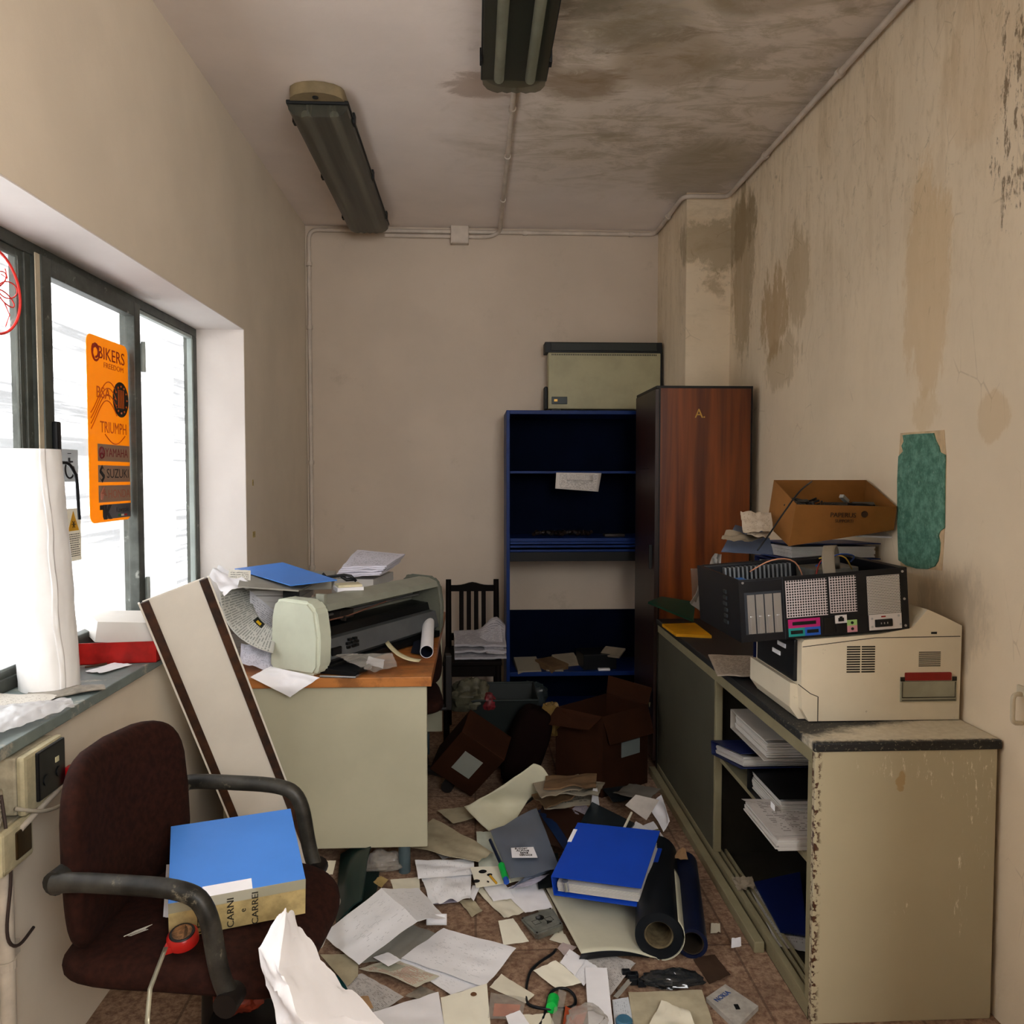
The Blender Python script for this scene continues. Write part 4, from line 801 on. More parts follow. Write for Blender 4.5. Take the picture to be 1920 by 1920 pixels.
paper(None, m_clear, 'clear crumpled plastic bag on the desk corner side', 'plastic bag', 'plastic_bag', pts=q, crump=.011, n=18, f=3)
paper(None, m_pap, 'folded white paper inside the clear bag on the desk', 'paper', 'folded_paper', pts=[at(685, 1246, Z=.75), at(718, 1254, Z=.75), at(722, 1238, Z=.765), at(692, 1232, Z=.77)], crump=.008, n=8)
def strip(u, v):
    a = arc(at(722, 1206, Z=.80), at(745, 1240, Z=.76), at(785, 1241, Z=.752), 20)[min(20, int(u*20))]; return a+V((.01, .03, .004))*v
tag(MB().grid(strip, 20, 3, .0012).build('cream_strip', M('cream_strip', 'c6bd9a', .7), smooth=True), 'curved cream paper strip beside the white roll on the desk', 'paper strip')
a, b_ = at(800, 1222, Z=.768), at(803, 1180, Z=.768)+V((0, .04, .05))
o = thing('paper_roll', 'short white paper roll with dark hollow end at the desk corner', 'paper roll', a)
MB().pipe(a, b_, .026, .0245, 28).build('outer_sheet', m_pap, o, smooth=40); MB().pipe(a+(b_-a).normalized()*.002, b_, .0243, .022, 28).build('inner_sheet', M('dark_blue_lining', '10182a', .6), o, smooth=40)
paper(None, M('dark_blue_lining', ''), 'dark blue card lying behind the short white roll', 'card', 'card', pts=[at(770, 1225, Z=.745), at(795, 1228, Z=.745), at(792, 1190, Z=.76), at(778, 1195, Z=.76)], crump=.002, n=6)
# ---------------------------------------------------------------- leaning white board with brown edges
TRc = at(383, 1083, Y=2.55); BRc = at(598, 1643, Z=.0); TLc = at(272, 1140, Y=2.48); 
lng = (BRc-TRc).normalized(); acr = (TLc-TRc); acr = (acr-lng*acr.dot(lng)); wd = acr.length; acr.normalize(); nrm = lng.cross(acr).normalized()
if nrm.y > 0: nrm = -nrm
L_ = (BRc-TRc).length; bm_ = Matrix((acr, lng, nrm if acr.cross(lng).dot(nrm) > 0 else nrm)).transposed().to_4x4(); bm_.translation = TRc
bd_ = thing('white_board_panel', 'long white laminated board with dark brown edges leaning between window sill and desk', 'board', BRc)
m_lamw = M('white_laminate', 'dcd5c8', .35, var=.03); m_brn = wood('walnut_edge', '1a0d06', '4a2a14', 1, 6, .45)
sk = .0
MB().box((0, 0, -.006), (wd, L_, .004), .001, mat=bm_).build('panel', m_lamw, bd_, fix=True)
for x0, x1 in ((-.012, .022), (wd-.022, wd+.012)): MB().box((x0+.004, .0, .0045), (x1-.004, L_, .013), .002, mat=bm_).build('brown_edge', m_brn, bd_)
for x0 in (-.014, wd+.008): MB().box((x0, 0, -.006), (x0+.006, L_, .012), .001, mat=bm_).build('metal_trim', m_lamw, bd_)
# ---------------------------------------------------------------- slat back wooden chair by the back wall
m_ch = M('dark_stained_wood', '0c0604', .7, var=.3, spec=.1)
def slat_chair(x0, x1, yb_, zt, label):
    o = thing('wooden_chair', label, 'chair', ((x0+x1)/2, yb_-.2, 0))
    for x in (x0, x1):
        MB().tube([(x, yb_, 0), (x, yb_, .45), (x, yb_+.03, zt)], [.018, .018, .016], 10).build('leg', m_ch, o, smooth=40); MB().tube([(x, yb_-.38, 0), (x, yb_-.38, .44)], .017, 10).build('leg', m_ch, o, smooth=40)
    pts = [(x0, yb_+.02, zt-.07)]+[(x0+(x1-x0)*i/12, yb_+.02, zt-.035+.018*math.exp(-((i-6)/2.0)**2)) for i in range(13)]+[(x1, yb_+.02, zt-.07)]
    MB().prism(pts, (0, .02, 0)).build('top_rail', m_ch, o)
    MB().box((x0, yb_+.0, .5), (x1, yb_+.02, .54)).build('lower_rail', m_ch, o)
    for i in range(4): xx = x0+(x1-x0)*(.27+.155*i); MB().hexa([(xx-.013, yb_+.004, .53), (xx+.013, yb_+.004, .53), (xx+.013, yb_+.014, .53), (xx-.013, yb_+.014, .53)], [(xx-.013, yb_+.026, zt-.05), (xx+.013, yb_+.026, zt-.05), (xx+.013, yb_+.036, zt-.05), (xx-.013, yb_+.036, zt-.05)]).build('slat', m_ch, o)
    MB().box((x0-.02, yb_-.4, .44), (x1+.02, yb_+.02, .465), .006).build('seat', m_ch, o)
    MB().box((x0, yb_-.385, .38), (x1, yb_-.37, .44)).build('apron', m_ch, o)
    return o
slat_chair(-.155, .125, 4.66, .855, 'dark slat back wooden chair with newspapers on its seat')
np_ = printed('newsprint', 'a9a6ab', '6d6a70', 30, .6, .03, 10)
for i, lb in enumerate(('bottom fold of the newspaper bundle on the wooden chair', 'middle fold of the newspaper bundle on the wooden chair', 'topmost folded newspaper on the wooden chair')):
    c = [V((-.11, 4.29, .475+i*.035)), V((.17, 4.29+.01*i, .475+i*.03)), V((.165, 4.56, .50+i*.035)), V((-.12, 4.5, .50+i*.04))]
    paper(None, np_, lb, 'newspaper', 'newspaper', pts=c, crump=.01, th=.012, n=12, bumps=((.8, .9, .25, .03*(i+1)),))
paper(None, np_, 'newspaper corner folded up at the right of the wooden chair seat', 'newspaper', 'newspaper', pts=[at(912, 1225, Y=4.28), at(946, 1228, Y=4.3), at(938, 1172, Y=4.42), at(900, 1195, Y=4.4)], crump=.008, n=10)
# ================================================================ office chairs
m_fab = M('brown_upholstery', '2c150f', .95, var=.25, scale=60, bump=.3, spec=.15, dirt=('8a7a68', 55, .74)); m_arm = M('worn_arm_tube', '33312c', .45, var=.5, scale=14, dirt=('77705f', 18, .6)); m_cdk = M('chair_dark_plastic', '14100f', .5)
def cushion(c, rx, ry, rz, bend=0.0, n=30, pw=.42, axis=None):
    def fn(u, v):
        a = u*2*math.pi; e = (v-.5)*math.pi
        s_ = lambda x, k: math.copysign(abs(x)**k, x)
        return V((rx*s_(math.cos(a), pw)*s_(math.cos(e), .5), ry*s_(math.sin(a), pw)*s_(math.cos(e), .5), rz*s_(math.sin(e), .75)))
    return fn
def closed(fn, n=40, m2=20):
    b = MB(); R = []
    for j in range(m2+1):
        R.append([b.bm.verts.new(fn(i/n, j/m2)) for i in range(n)])
    for j in range(m2):
        for i in range(n): b.bm.faces.new((R[j][i], R[j][(i+1) % n], R[j+1][(i+1) % n], R[j+1][i]))
    bmesh.ops.remove_doubles(b.bm, verts=b.bm.verts, dist=1e-5); return b
def office_chair(loc, rot, label, arms=True, seat_z=.42, back_lean=.08, name='office_chair', bh=.21, back_up=.10):
    """local +x is the way the sitter faces"""
    o = thing(name, label, 'chair', loc); o.rotation_euler = (0, 0, rot); mm = Matrix.Translation(V(loc)) @ Matrix.Rotation(rot, 4, 'Z')
    f = cushion(0, .255, .245, .045)
    def sf(u, v):
        p = f(u, v); t_ = p.x/.255; return V((p.x, p.y, p.z+seat_z-(.035*max(0, t_)**3)+.012*(p.y/.245)**2))
    closed(sf).build('seat', m_fab, o, mat=mm, smooth=60)
    g_ = cushion(0, .235, bh, .038)
    def bf(u, v):
        p = g_(u, v); y, z, x = p.x, p.y, p.z
        zz = z/bh; wf = 1-.12*max(0, zz)**2
        return V((-.205+x-back_lean*(z+bh)/(2*bh)*1.0+.05*(y/.235)**2-.02, y*wf, seat_z+back_up+bh+z))
    closed(bf).build('backrest', m_fab, o, mat=mm, smooth=60)
    MB().box((-.30, -.03, seat_z-.06), (-.27, .03, seat_z+.2), .004).box((-.29, -.03, seat_z-.06), (.05, .03, seat_z-.045), .004).build('back_bracket', m_cdk, o, mat=mm)
    MB().box((-.1, -.09, seat_z-.075), (.1, .09, seat_z-.04), .01).build('mechanism', m_cdk, o, mat=mm)
    MB().tube([(0, 0, .12), (0, 0, seat_z-.06)], [.032, .026], 16).build('gas_column', m_cdk, o, mat=mm, smooth=40)
    for i in range(5):
        a = 2*math.pi*i/5+.3; p = V((math.cos(a), math.sin(a), 0)); lg = MB().tube([V((0, 0, .12))+p*.02, p*.16+V((0, 0, .105)), p*.29+V((0, 0, .075))], [.026, .022, .016], 10).build('base_leg', m_cdk, o, mat=mm, smooth=50)
        q = p*.29; sd = V((-p.y, p.x, 0)); MB().tube([q-sd*.022+V((0, 0, .028)), q+sd*.022+V((0, 0, .028))], .028, 16).build('castor', m_cdk, lg, mat=mm, smooth=40)
    if arms:
        for s in (-1, 1):
            y = s*.262
            pts = [(-.20, y*1.0, seat_z+.215), (-.16, y, seat_z+.222), (.06, y, seat_z+.218), (.115, y, seat_z+.19), (.135, y, seat_z+.05), (.155, y*.98, seat_z-.0)]
            MB().tube(path(pts, .07, 6), .019, 14).build('armrest', m_arm, o, mat=mm, smooth=50)
            MB().tube([(.155, y*1.08, seat_z-.0), (.155, y*.9, seat_z-.0)], .024, 14).build('arm_bolt', m_cdk, o, mat=mm, smooth=40)
            MB().tube([(-.20, y*1.0, seat_z+.215), (-.20, y*.85, seat_z+.215)], .024, 14).build('arm_bolt', m_arm, o, mat=mm, smooth=40)
    return o
CHL = (-.60, 1.82, 0)
office_chair(CHL, -.13, 'dusty brown office chair with tube armrests at lower left holding a blue binder', seat_z=.44, back_lean=.02, bh=.2, back_up=.025)
office_chair((-.41, 3.72, 0), math.pi+.12, 'dark office chair pushed in at the far right side of the desk', arms=False, seat_z=.42, back_lean=-.03, bh=.165)
# ---------------------------------------------------------------- on the near chair
zt_ = .575; hh_ = solve_h((573, 1648), (552, 1517), zt_, .285)
BR, BL, TR_, TL_ = at(573, 1648, Z=zt_), at(315, 1695, Z=zt_), at(552, 1517, Z=zt_+hh_), at(328, 1563, Z=zt_+hh_)
xb_ = (BR-BL).normalized(); yb2 = ((TR_+TL_)/2-(BR+BL)/2); nb = xb_.cross(yb2).normalized()
bo_ = BL-nb*.085; bmx = basis(bo_, xb_, yb2)
bnd = binder(bmx, (BR-BL).length, .285, .085, m_bb, 'bright blue lever arch binder with yellowed taped spine on the brown office chair')
Lb = (BR-BL).length; m_tape = M('yellowed_tape', 'b3a070', .35, var=.2, scale=25, dirt=('7c6a3e', 12, .6)); m_tapeg = seethrough('tape_film', 'b8b49a', .35, .3)
MB().box((0, -.0015, 0), (Lb, -.0002, .062), mat=bmx).build('spine_tape', m_tape, bnd)
MB().box((0, -.0016, .062), (Lb, -.0002, .0855), mat=bmx).build('spine_tape', m_tapeg, bnd)
MB().box((Lb*.24, -.0008, .05), (Lb*.62, -.0003, .0852), mat=bmx).build('spine_label', m_pap, bnd); MB().box((Lb*.24, 0, .0851), (Lb*.60, .035, .0858), mat=bmx).build('label_flap', m_pap, bnd)
def onb(x, z): return bmx @ V((x, -.002, z))
ux, uz = bmx.to_3x3() @ V((1, 0, 0)), bmx.to_3x3() @ V((0, 0, 1)); m_pen = M('pen_ink', '2a2620', .7)
for s_t, fx_, sz in (('LETTE', .23, .022), ('P', .31, .02), ('CARNI', .44, .02), ('e', .53, .018), ('CARREI', .62, .019)): text(s_t, onb(Lb*fx_, .038), uz, -ux, sz, m_pen, bnd, w=.03+.008*len(s_t) if len(s_t) > 1 else None)
paper(None, m_pap, 'white sheet edge sticking out under the binder on the chair', pts=[at(306, 1720, Z=.50), at(322, 1722, Z=.50), at(330, 1622, Z=.52), at(312, 1622, Z=.52)], crump=.002, n=6)
c = at(344, 1768, Z=.50); o = thing('tape_measure', 'round red tape measure with its blade hanging off the chair seat', 'tape measure', c); mt = Matrix.Translation(c) @ Matrix.Rotation(.25, 4, 'X'); m_red = M('red_plastic', 'b01f1a', .3)
MB().lathe([(.026, 0), (.031, .004), (.031, .02), (.026, .026), (.021, .0265)], seg=28, mat=mt).build('case', m_red, o, smooth=40); MB().lathe([(.020, .0266), (.020, .0285)], seg=28, mat=mt).build('face_label', M('amber_label', 'c08a5c', .4, var=.3, scale=80), o)
MB().lathe([(.0255, .0265), (.0235, .0285), (.0205, .0285)], seg=28, mat=mt).build('dark_ring', m_cdk, o)
MB().prism([mt @ V(p) for p in ((-.028, -.012, .004), (-.012, -.029, .004), (-.028, -.036, .004))], (0, 0, .012)).build('mouth', m_red, o)
e0 = c+V((-.024, -.03, .01)); zz = [(0, .0, 0), (.012, -.11, -.015), (.022, -.15, -.05), (.034, -.16, -.2), (.07, -.165, -.48)]
def blade(u, v):
    i = min(3, int(u*4)); f_ = u*4-i; p = V(zz[i]).lerp(V(zz[i+1]), f_); return e0+p+V(((v-.5)*.009, 0, 0))
MB().grid(blade, 24, 2, .0006).build('blade', M('blade_steel', 'a9a48f', .35, metal=.5), o, smooth=True)
c = at(232, 1756, Z=.497); fb = MB(); fb.tube([c, c+V((.02, .012, .004)), c+V((.04, .016, .008))], .0010, 6)
for i in range(22):
    t_ = .15+.8*i/22; p = c+V((.04*t_, .016*t_, .008*t_)); sg = 1 if i % 2 else -1; fb.tube([p, p+V((.007, sg*.006, .002)), p+V((.013, sg*.009, .004))], .0007, 4)
tag(fb.build('feather', M('white_feather', 'b9b4a8', .8)), 'small white feather lying on the brown chair seat', 'feather')
# big crumpled sheet standing up in front of the chair
G = [[(530, 1712, 1.77), (532, 1712, 1.77), (540, 1716, 1.78), (552, 1728, 1.80)], [(503, 1752, 1.74), (528, 1760, 1.72), (552, 1768, 1.76), (576, 1764, 1.80)], [(483, 1782, 1.72), (520, 1815, 1.68), (566, 1820, 1.74), (606, 1806, 1.80)], [(498, 1850, 1.70), (538, 1860, 1.66), (596, 1866, 1.73), (652, 1862, 1.80)],
     [(520, 1922, 1.68), (560, 1924, 1.64), (640, 1926, 1.72), (716, 1922, 1.80)], [(545, 2010, 1.68), (600, 2020, 1.64), (700, 2030, 1.74), (800, 2020, 1.82)], [(570, 2150, 1.68), (650, 2160, 1.66), (770, 2170, 1.76), (880, 2120, 1.84)]]
GP = [[at(x, y, Y=Y_-.27) for x, y, Y_ in r] for r in G]
def big(u, v):
    a = v*(len(GP)-1); j = min(len(GP)-2, int(a)); fj = a-j; b_ = u*3; i = min(2, int(b_)); fi = b_-i
    fj = fj*fj*(3-2*fj)*.5+fj*.5
    p = (GP[j][i]*(1-fi)+GP[j][i+1]*fi)*(1-fj)+(GP[j+1][i]*(1-fi)+GP[j+1][i+1]*fi)*fj; q = V((u*2.2, v*4, 1.3))
    p = p+V((0, 1, .3))*(.03*abs(noise.noise(q*1.3)) + .008*noise.noise(q*4)); p.z = max(p.z, .006); return p
tag(MB().grid(big, 26, 44, .0008).build('plotter_sheet', m_pap, smooth=38), 'large crumpled white sheet standing against the front of the brown chair', 'paper')
c = at(448, 1872, Z=.30); o = thing('red_brown_packet', 'crumpled red-brown packet on a dark box beside the brown chair', 'packet', (c.x, c.y, .0))
MB().grid(bagfn(c, (.05, .035, .03), 8), 22, 22, .001).build('packet', M('rust_paper', '7c2f1c', .5, var=.4, scale=30), o, smooth=30)
MB().box((c.x-.06, c.y-.06, 0), (c.x+.10, c.y+.05, .27), .01).build('carton', m_cdk, o)
# ================================================================ window sill
a = at(95, 1287, Z=.885); o = thing('film_roll', 'tall white plastic film roll standing on the window sill', 'film roll', a)
m_film = M('white_film', 'ecebea', .35, var=.03)
def roll(u, v):
    an = u*2*math.pi; z = v*.648; q = V((math.cos(an)*1.5, math.sin(an)*1.5, v*4))
    r = .074-.003*v+.004*noise.noise(q*1.1)+.003*abs(noise.noise(q*2.5+V((3, 0, 0)))); cx = -.036*v
    return V((a.x+cx+r*math.cos(an), a.y+r*math.sin(an), .885+z))
b = MB(); R = [[b.bm.verts.new(roll(i/64, j/50)) for i in range(64)] for j in range(51)]
for j in range(50):
    for i in range(64): b.bm.faces.new((R[j][i], R[j][(i+1) % 64], R[j+1][(i+1) % 64], R[j+1][i]))
b.bm.faces.new(R[0][::-1]); b.bm.faces.new(R[-1]); b.build('wound_film', m_film, o, smooth=60)
def seamf(u, v):
    p = roll(-.13+.035*u+.015*noise.noise(V((v*5, 0, 0))), min(1, v)); d = V((p.x-a.x, p.y-a.y, 0)).normalized(); return p+d*(.002+.004*abs(noise.noise(V((u*2, v*9, 1)))))
MB().grid(seamf, 4, 60, .0008).build('film_edge', m_film, o, smooth=True)
m_rb = M('red_painted_metal', 'a01712', .4, var=.2, scale=20, dirt=('c97b3c', 60, .75)); zs_ = .885
q = [V((-1.245, 2.50, zs_)), V((-.985, 2.50, zs_)), V((-.96, 2.78, zs_)), V((-1.235, 2.78, zs_))]; q = [V((-1.235, 2.47, zs_)), V((-.985, 2.50, zs_)), V((-.985, 2.76, zs_)), V((-1.235, 2.76, zs_))]
rb_ = thing('red_tray', 'open red painted metal tray on the window sill under the white carton', 'tray', (-1.11, 2.6, zs_)); panelbox(q, [p+V((0, 0, .066)) for p in q], .003, m_rb, rb_, 'side_wall')
wb_ = thing('white_carton', 'white paperboard carton tilted inside the red tray', 'carton', (-1.1, 2.6, .9))
q = [V((-1.20, 2.53, .93)), V((-.93, 2.50, .945)), V((-.93, 2.66, .93)), V((-1.21, 2.70, .905))]; q2 = [V((-1.245, 2.50, .985)), V((-.93, 2.49, 1.0)), V((-.93, 2.70, 1.022)), V((-1.235, 2.74, 1.03))]
q2 = [at(183, 1166, Y=2.52), at(300, 1168, Y=2.52), at(290, 1145, Y=2.72), at(158, 1144, Y=2.70)]; q = [at(178, 1204, Y=2.53), at(305, 1208, Y=2.53), at(300, 1190, Y=2.68), at(153, 1180, Y=2.66)]
MB().hexa(q, q2).build('body', M('white_board', 'dad5cd', .6, var=.02), wb_)
for i, (p0, p1, r_, mm_, lb, nm) in enumerate(((at(150, 1243, Z=.89), at(186, 1238, Z=.89), .006, m_steel, 'small steel bolt lying by the foot of the white film roll', 'bolt'), (at(160, 1251, Z=.888), at(200, 1244, Z=.888), .003, m_brn, 'thin brown twig of wire on the window sill', 'wire'))):
    b = MB().tube([p0, p1], r_, 10)
    if i == 0: b.tube([p0.lerp(p1, .7), p0.lerp(p1, .95)], .0095, 6)
    tag(b.build(nm, mm_), lb, nm)
paper([(160, 1259), (190, 1263), (248, 1246), (215, 1243)], m_pap, 'torn white paper scrap on the sill in front of the red tray', 'paper scrap', 'paper_scrap', z=.889, crump=.004, n=8)
paper([(40, 1318), (198, 1296), (190, 1284), (60, 1290)], M('dirty_magazine', '8c8478', .5, var=.3, scale=20), 'thin grey magazine under the foot of the film roll overhanging the sill', 'magazine', 'magazine', z=.887, crump=.002, n=10, th=.003, bumps=((.8, .3, .4, .015),))
paper([(-60, 1345), (60, 1335), (110, 1305), (-40, 1300)], printed('sill_print', 'cbc5bb', '8b8478', 20, .4), 'printed page on the near part of the window sill', z=.888, crump=.004, n=10)
m_milk = translu('white_plastic_bag', 'e2e0e0', .35, .25, .25)
def sb(u, v):
    p = bil([at(-70, 1400, Z=.90), at(140, 1326, Z=.893), at(132, 1310, Z=.90), at(-60, 1330, Z=.90)], u, v); q = V((u*6, v*3, 4)); k = math.sin(math.pi*min(1, max(0, u)))*math.sin(math.pi*v)
    return p+V((0, 0, .012*k+.009*abs(noise.noise(q))+.003*noise.noise(q*3)))
tag(MB().grid(sb, 34, 18, .0006).build('plastic_bag', m_milk, smooth=35), 'thin white plastic bag spread over the near end of the window sill', 'plastic bag')
# ---------------------------------------------------------------- stickers on the glass
m_or = translu('orange_sticker', 'f8b400', .45, .4, 0); m_ori = M('dark_red_print', '9b2a12', .5); m_tag = translu('tan_label_backing', 'b09a86', .3, .5, .15)
X_ = WX+.013; ps = thing('orange_poster', 'orange motorcycle brand sticker sheet stuck on the hinged window sash', 'sticker sheet', (X_, 2.81, 1.31))
py0, py1, pz0, pz1 = 2.663, 2.972, 1.305, 1.925
b = MB(); rr = .03; pts = []
for cy, cz, a0 in ((py1-rr, pz0+rr, -90), (py1-rr, pz1-rr, 0), (py0+rr, pz1-rr, 90), (py0+rr, pz0+rr, 180)):
    for k in range(6): an = math.radians(a0+18*k); pts.append((X_, cy+rr*math.cos(an), cz+rr*math.sin(an)))
b.prism(pts, (.0012, 0, 0)).build('backing', m_or, ps)
Yd, Zd = V((0, 1, 0)), V((0, 0, 1)); pw, ph = py1-py0, pz1-pz0
def pp_(u, v, d=.0016): return V((X_+d, py0+u*pw, pz1-v*ph))
def ptext(s, u, v, size, m, w=None, **k): return text(s, pp_(u, v), Yd, Zd, size, m, ps, w=w, ext=.0003, **k)
m_orl = M('orange_brown_line', 'c65a0c', .5)
ptext('BIKERS', .58, .085, .06, m_ori, w=.2); ptext('FREEDOM', .63, .145, .026, m_orl, w=.15)
b = MB()
for k in range(5): b.tube([pp_(.2+.09*math.cos(a_)*(1-.1*k), .085+.05*math.sin(a_*1.0)*(1-.12*k)) for a_ in [2*math.pi*i/14*(1 if k % 2 else .8)+k for i in range(12)]], .0022, 5)
b.build('ornament', m_ori, ps)
b = MB()
for k in range(4): b.tube([pp_(.06+.62*i/16, .33+.035*k-.1*math.sin(i/16*3.6-1.0+.1*k)) for i in range(17)], .0018, 5)
b.build('wing_emblem', m_orl, ps)
ptext('BSA', .36, .3, .055, m_orl, w=.1)
c = pp_(.79, .315, .0012); b = MB().tube([c, c+V((.001, 0, 0))], .062, 40); b.build('dark_roundel', M('roundel_black', '1a100c', .4), ps)
b = MB()
for i in range(12): a_ = math.pi*2*i/12; b.tube([c+V((.0016, .05*math.cos(a_), .05*math.sin(a_))), c+V((.0016, .044*math.cos(a_), .044*math.sin(a_)))], .003, 5)
for dy in (-.02, -.007, .007, .02): b.box((c.x+.001, c.y+dy-.003, c.z-.03), (c.x+.0018, c.y+dy+.003, c.z+.034))
b.build('roundel_mark', m_orl, ps)
ptext('TRIUMPH', .6, .485, .055, m_orl, w=.2); b = MB().tube([pp_(.38+.5*i/14, .52+.05*math.sin(math.pi*i/14)) for i in range(15)], .0018, 5); b.build('underline_curve', m_orl, ps)
for v0, v1, nm in ((.575, .668, 'YAMAHA'), (.69, .782, 'SUZUKI'), (.80, .892, 'HONDA')):
    MB().box((X_+.0012, py0+.20*pw, pz1-v1*ph), (X_+.0016, py0+.995*pw, pz1-v0*ph)).build('name_plate', m_tag, ps)
m_blki = M('black_print', '15161a', .5); m_dred = M('maroon_print', '7a1c22', .5); m_pred = M('pale_red_print', 'b06a52', .5)
ptext('YAMAHA', .66, .622, .042, m_dred, w=.175); ptext('SUZUKI', .68, .737, .045, m_blki, w=.17); ptext('HONDA', .70, .85, .042, m_pred, w=.17)
def ringp(u, v, r): cc_ = pp_(u, v); return [cc_+V((0, r*math.cos(t_*math.pi/10), r*math.sin(t_*math.pi/10))) for t_ in range(21)]
b = MB().tube(ringp(.29, .622, .018), .003, 5)
for k in range(3): a_ = math.pi/2+k*2*math.pi/3; cc_ = pp_(.29, .622); b.tube([cc_, cc_+V((0, .017*math.cos(a_), .017*math.sin(a_)))], .0032, 5)
b.build('tuning_fork_mark', m_dred, ps)
cc_ = pp_(.29, .737)
b = MB(); s1 = [(0, .03), (-.018, .012), (-.018, .004), (.006, -.012), (-.006, -.02), (-.018, -.012), (0, -.03), (.018, -.012), (.018, -.004), (-.006, .012), (.006, .02), (.018, .012)]
b.prism([cc_+V((0, a_, z_)) for a_, z_ in s1], (.0006, 0, 0)).build('s_mark', m_blki, ps)
b = MB(); cc_ = pp_(.31, .845)
for k in range(5): b.tube([cc_+V((0, -.018+.002*k, -.02)), cc_+V((0, -.018+.005*k, .0)), cc_+V((0, .004+.004*k, .022-.007*k))], .0025, 5)
b.build('wing_mark', m_pred, ps)
MB().box((X_+.0012, py0+.30*pw, pz1-.985*ph), (X_+.0016, py0+.995*pw, pz1-.905*ph)).build('name_plate', M('grey_plate', '57555a', .5), ps)
cc_ = pp_(.36, .945, .002); b = MB(); b.prism([cc_+V((0, a_, z_)) for a_, z_ in ((-.045, .024), (-.012, .024), (-.012, -.028), (-.024, -.016), (-.024, .008), (-.045, .008))], (.0006, 0, 0)); b.prism([cc_+V((0, a_, z_)) for a_, z_ in ((-.008, .024), (.006, .024), (.006, .006), (.022, .024), (.044, .024), (.018, -.001), (.046, -.026), (.024, -.026), (.006, -.008), (.006, -.026), (-.008, -.026))], (.0006, 0, 0)); b.build('k_mark', m_blki, ps)
ptext('Kawasaki', .78, .94, .026, m_blki, w=.1, )
for k, h_ in enumerate(('1f6b3a', 'd8d4cc', 'a32020')): MB().box((X_+.0016, py0+(.66+.08*k)*pw, pz1-.976*ph), (X_+.002, py0+(.73+.08*k)*pw, pz1-.965*ph)).build('flag_bar', M('flag_'+h_, h_), ps)
# wheelchair sign
ya, yb_, za, zb_ = 2.492, 2.592, 1.443, 1.543; ws = thing('wheelchair_sign', 'small grey wheelchair access sticker on the window glass', 'sticker', (X_, ya, za))
MB().box((X_, ya, za), (X_+.001, yb_, zb_), .0004).build('backing', translu('grey_backing', 'aeb0b0', .3, .5, .1), ws)
b = MB(); S_ = lambda u, v: V((X_+.0016, ya+u*.1, za+v*.1))
b.tube([S_(.42, .88), S_(.42, .861)], .007, 12); b.tube([S_(.42, .74), S_(.42, .48)], .0042, 8); b.tube([S_(.42, .62), S_(.62, .62)], .003, 8); b.tube([S_(.42, .48), S_(.66, .46), S_(.82, .2), S_(.9, .22)], .0036, 8)
b.tube([S_(.45+.27*math.cos(a_), .38+.27*math.sin(a_)) for a_ in [math.radians(120+15*i) for i in range(15)]], .0028, 8); b.build('wheelchair_symbol', m_blki, ws)
# warning notice
ya, yb_, za, zb_ = 2.505, 2.60, 1.195, 1.36; ws = thing('warning_notice', 'yellowed notice with warning triangle below the wheelchair sticker', 'sticker', (X_, ya, za))
MB().box((X_, ya, za), (X_+.001, yb_, zb_), .0004).build('backing', translu('cream_backing', 'cfc7b4', .3, .5, .1), ws)
c = V((X_+.0012, (ya+yb_)/2, 1.318)); MB().prism([c+V((0, -.034, -.028)), c+V((0, .034, -.028)), c+V((0, 0, .034))], (.0006, 0, 0)).build('triangle', M('warning_yellow', 'dba21c', .5), ws)
b = MB()
for a_ in range(6): b.tube([c+V((.001, 0, -.008)), c+V((.001, .012*math.cos(a_*1.05), -.008+.012*math.sin(a_*1.05)))], .0012, 5)
b.build('triangle_mark', m_blki, ws)
b = MB(); r = random.Random(2)
for i in range(11):
    z_ = 1.278-i*.0068; y_ = ya+.012
    while y_ < yb_-.014: w_ = r.uniform(.004, .013); b.box((X_+.001, y_, z_), (X_+.0014, min(y_+w_, yb_-.01), z_+.0026)); y_ += w_+.003
b.build('small_print', m_blki, ws)
# red round logo on the nearer pane
cr_ = V((WX+.013, 2.165, 1.945)); ls = thing('red_round_logo', 'red oval line drawing logo on the window pane at the left edge', 'sticker', cr_); m_rl = M('red_line', 'd8322a', .5)
b = MB().tube([cr_+V((0, .128*math.cos(a_), .112*math.sin(a_))) for a_ in [math.pi*2*i/48 for i in range(49)]], .0035, 6)
b.build('ring', m_rl, ls)
b = MB()
for cy, cz, ry, rz, rot in ((.07, .015, .045, .022, .2), (.06, -.01, .04, .014, -.3), (.02, .03, .05, .018, .5)): b.tube([cr_+V((0, cy+ry*math.cos(a_)*math.cos(rot)-rz*math.sin(a_)*math.sin(rot), cz+ry*math.cos(a_)*math.sin(rot)+rz*math.sin(a_)*math.cos(rot))) for a_ in [math.pi*2*i/18 for i in range(19)]], .0018, 5)
b.tube([cr_+V((0, .05, -.02)), cr_+V((0, .075, -.05)), cr_+V((0, .055, -.085))], .0014, 5); b.tube([cr_+V((0, .04, .05)), cr_+V((0, .07, .045)), cr_+V((0, .06, .07))], .0014, 5); b.build('emblem', m_rl, ls)
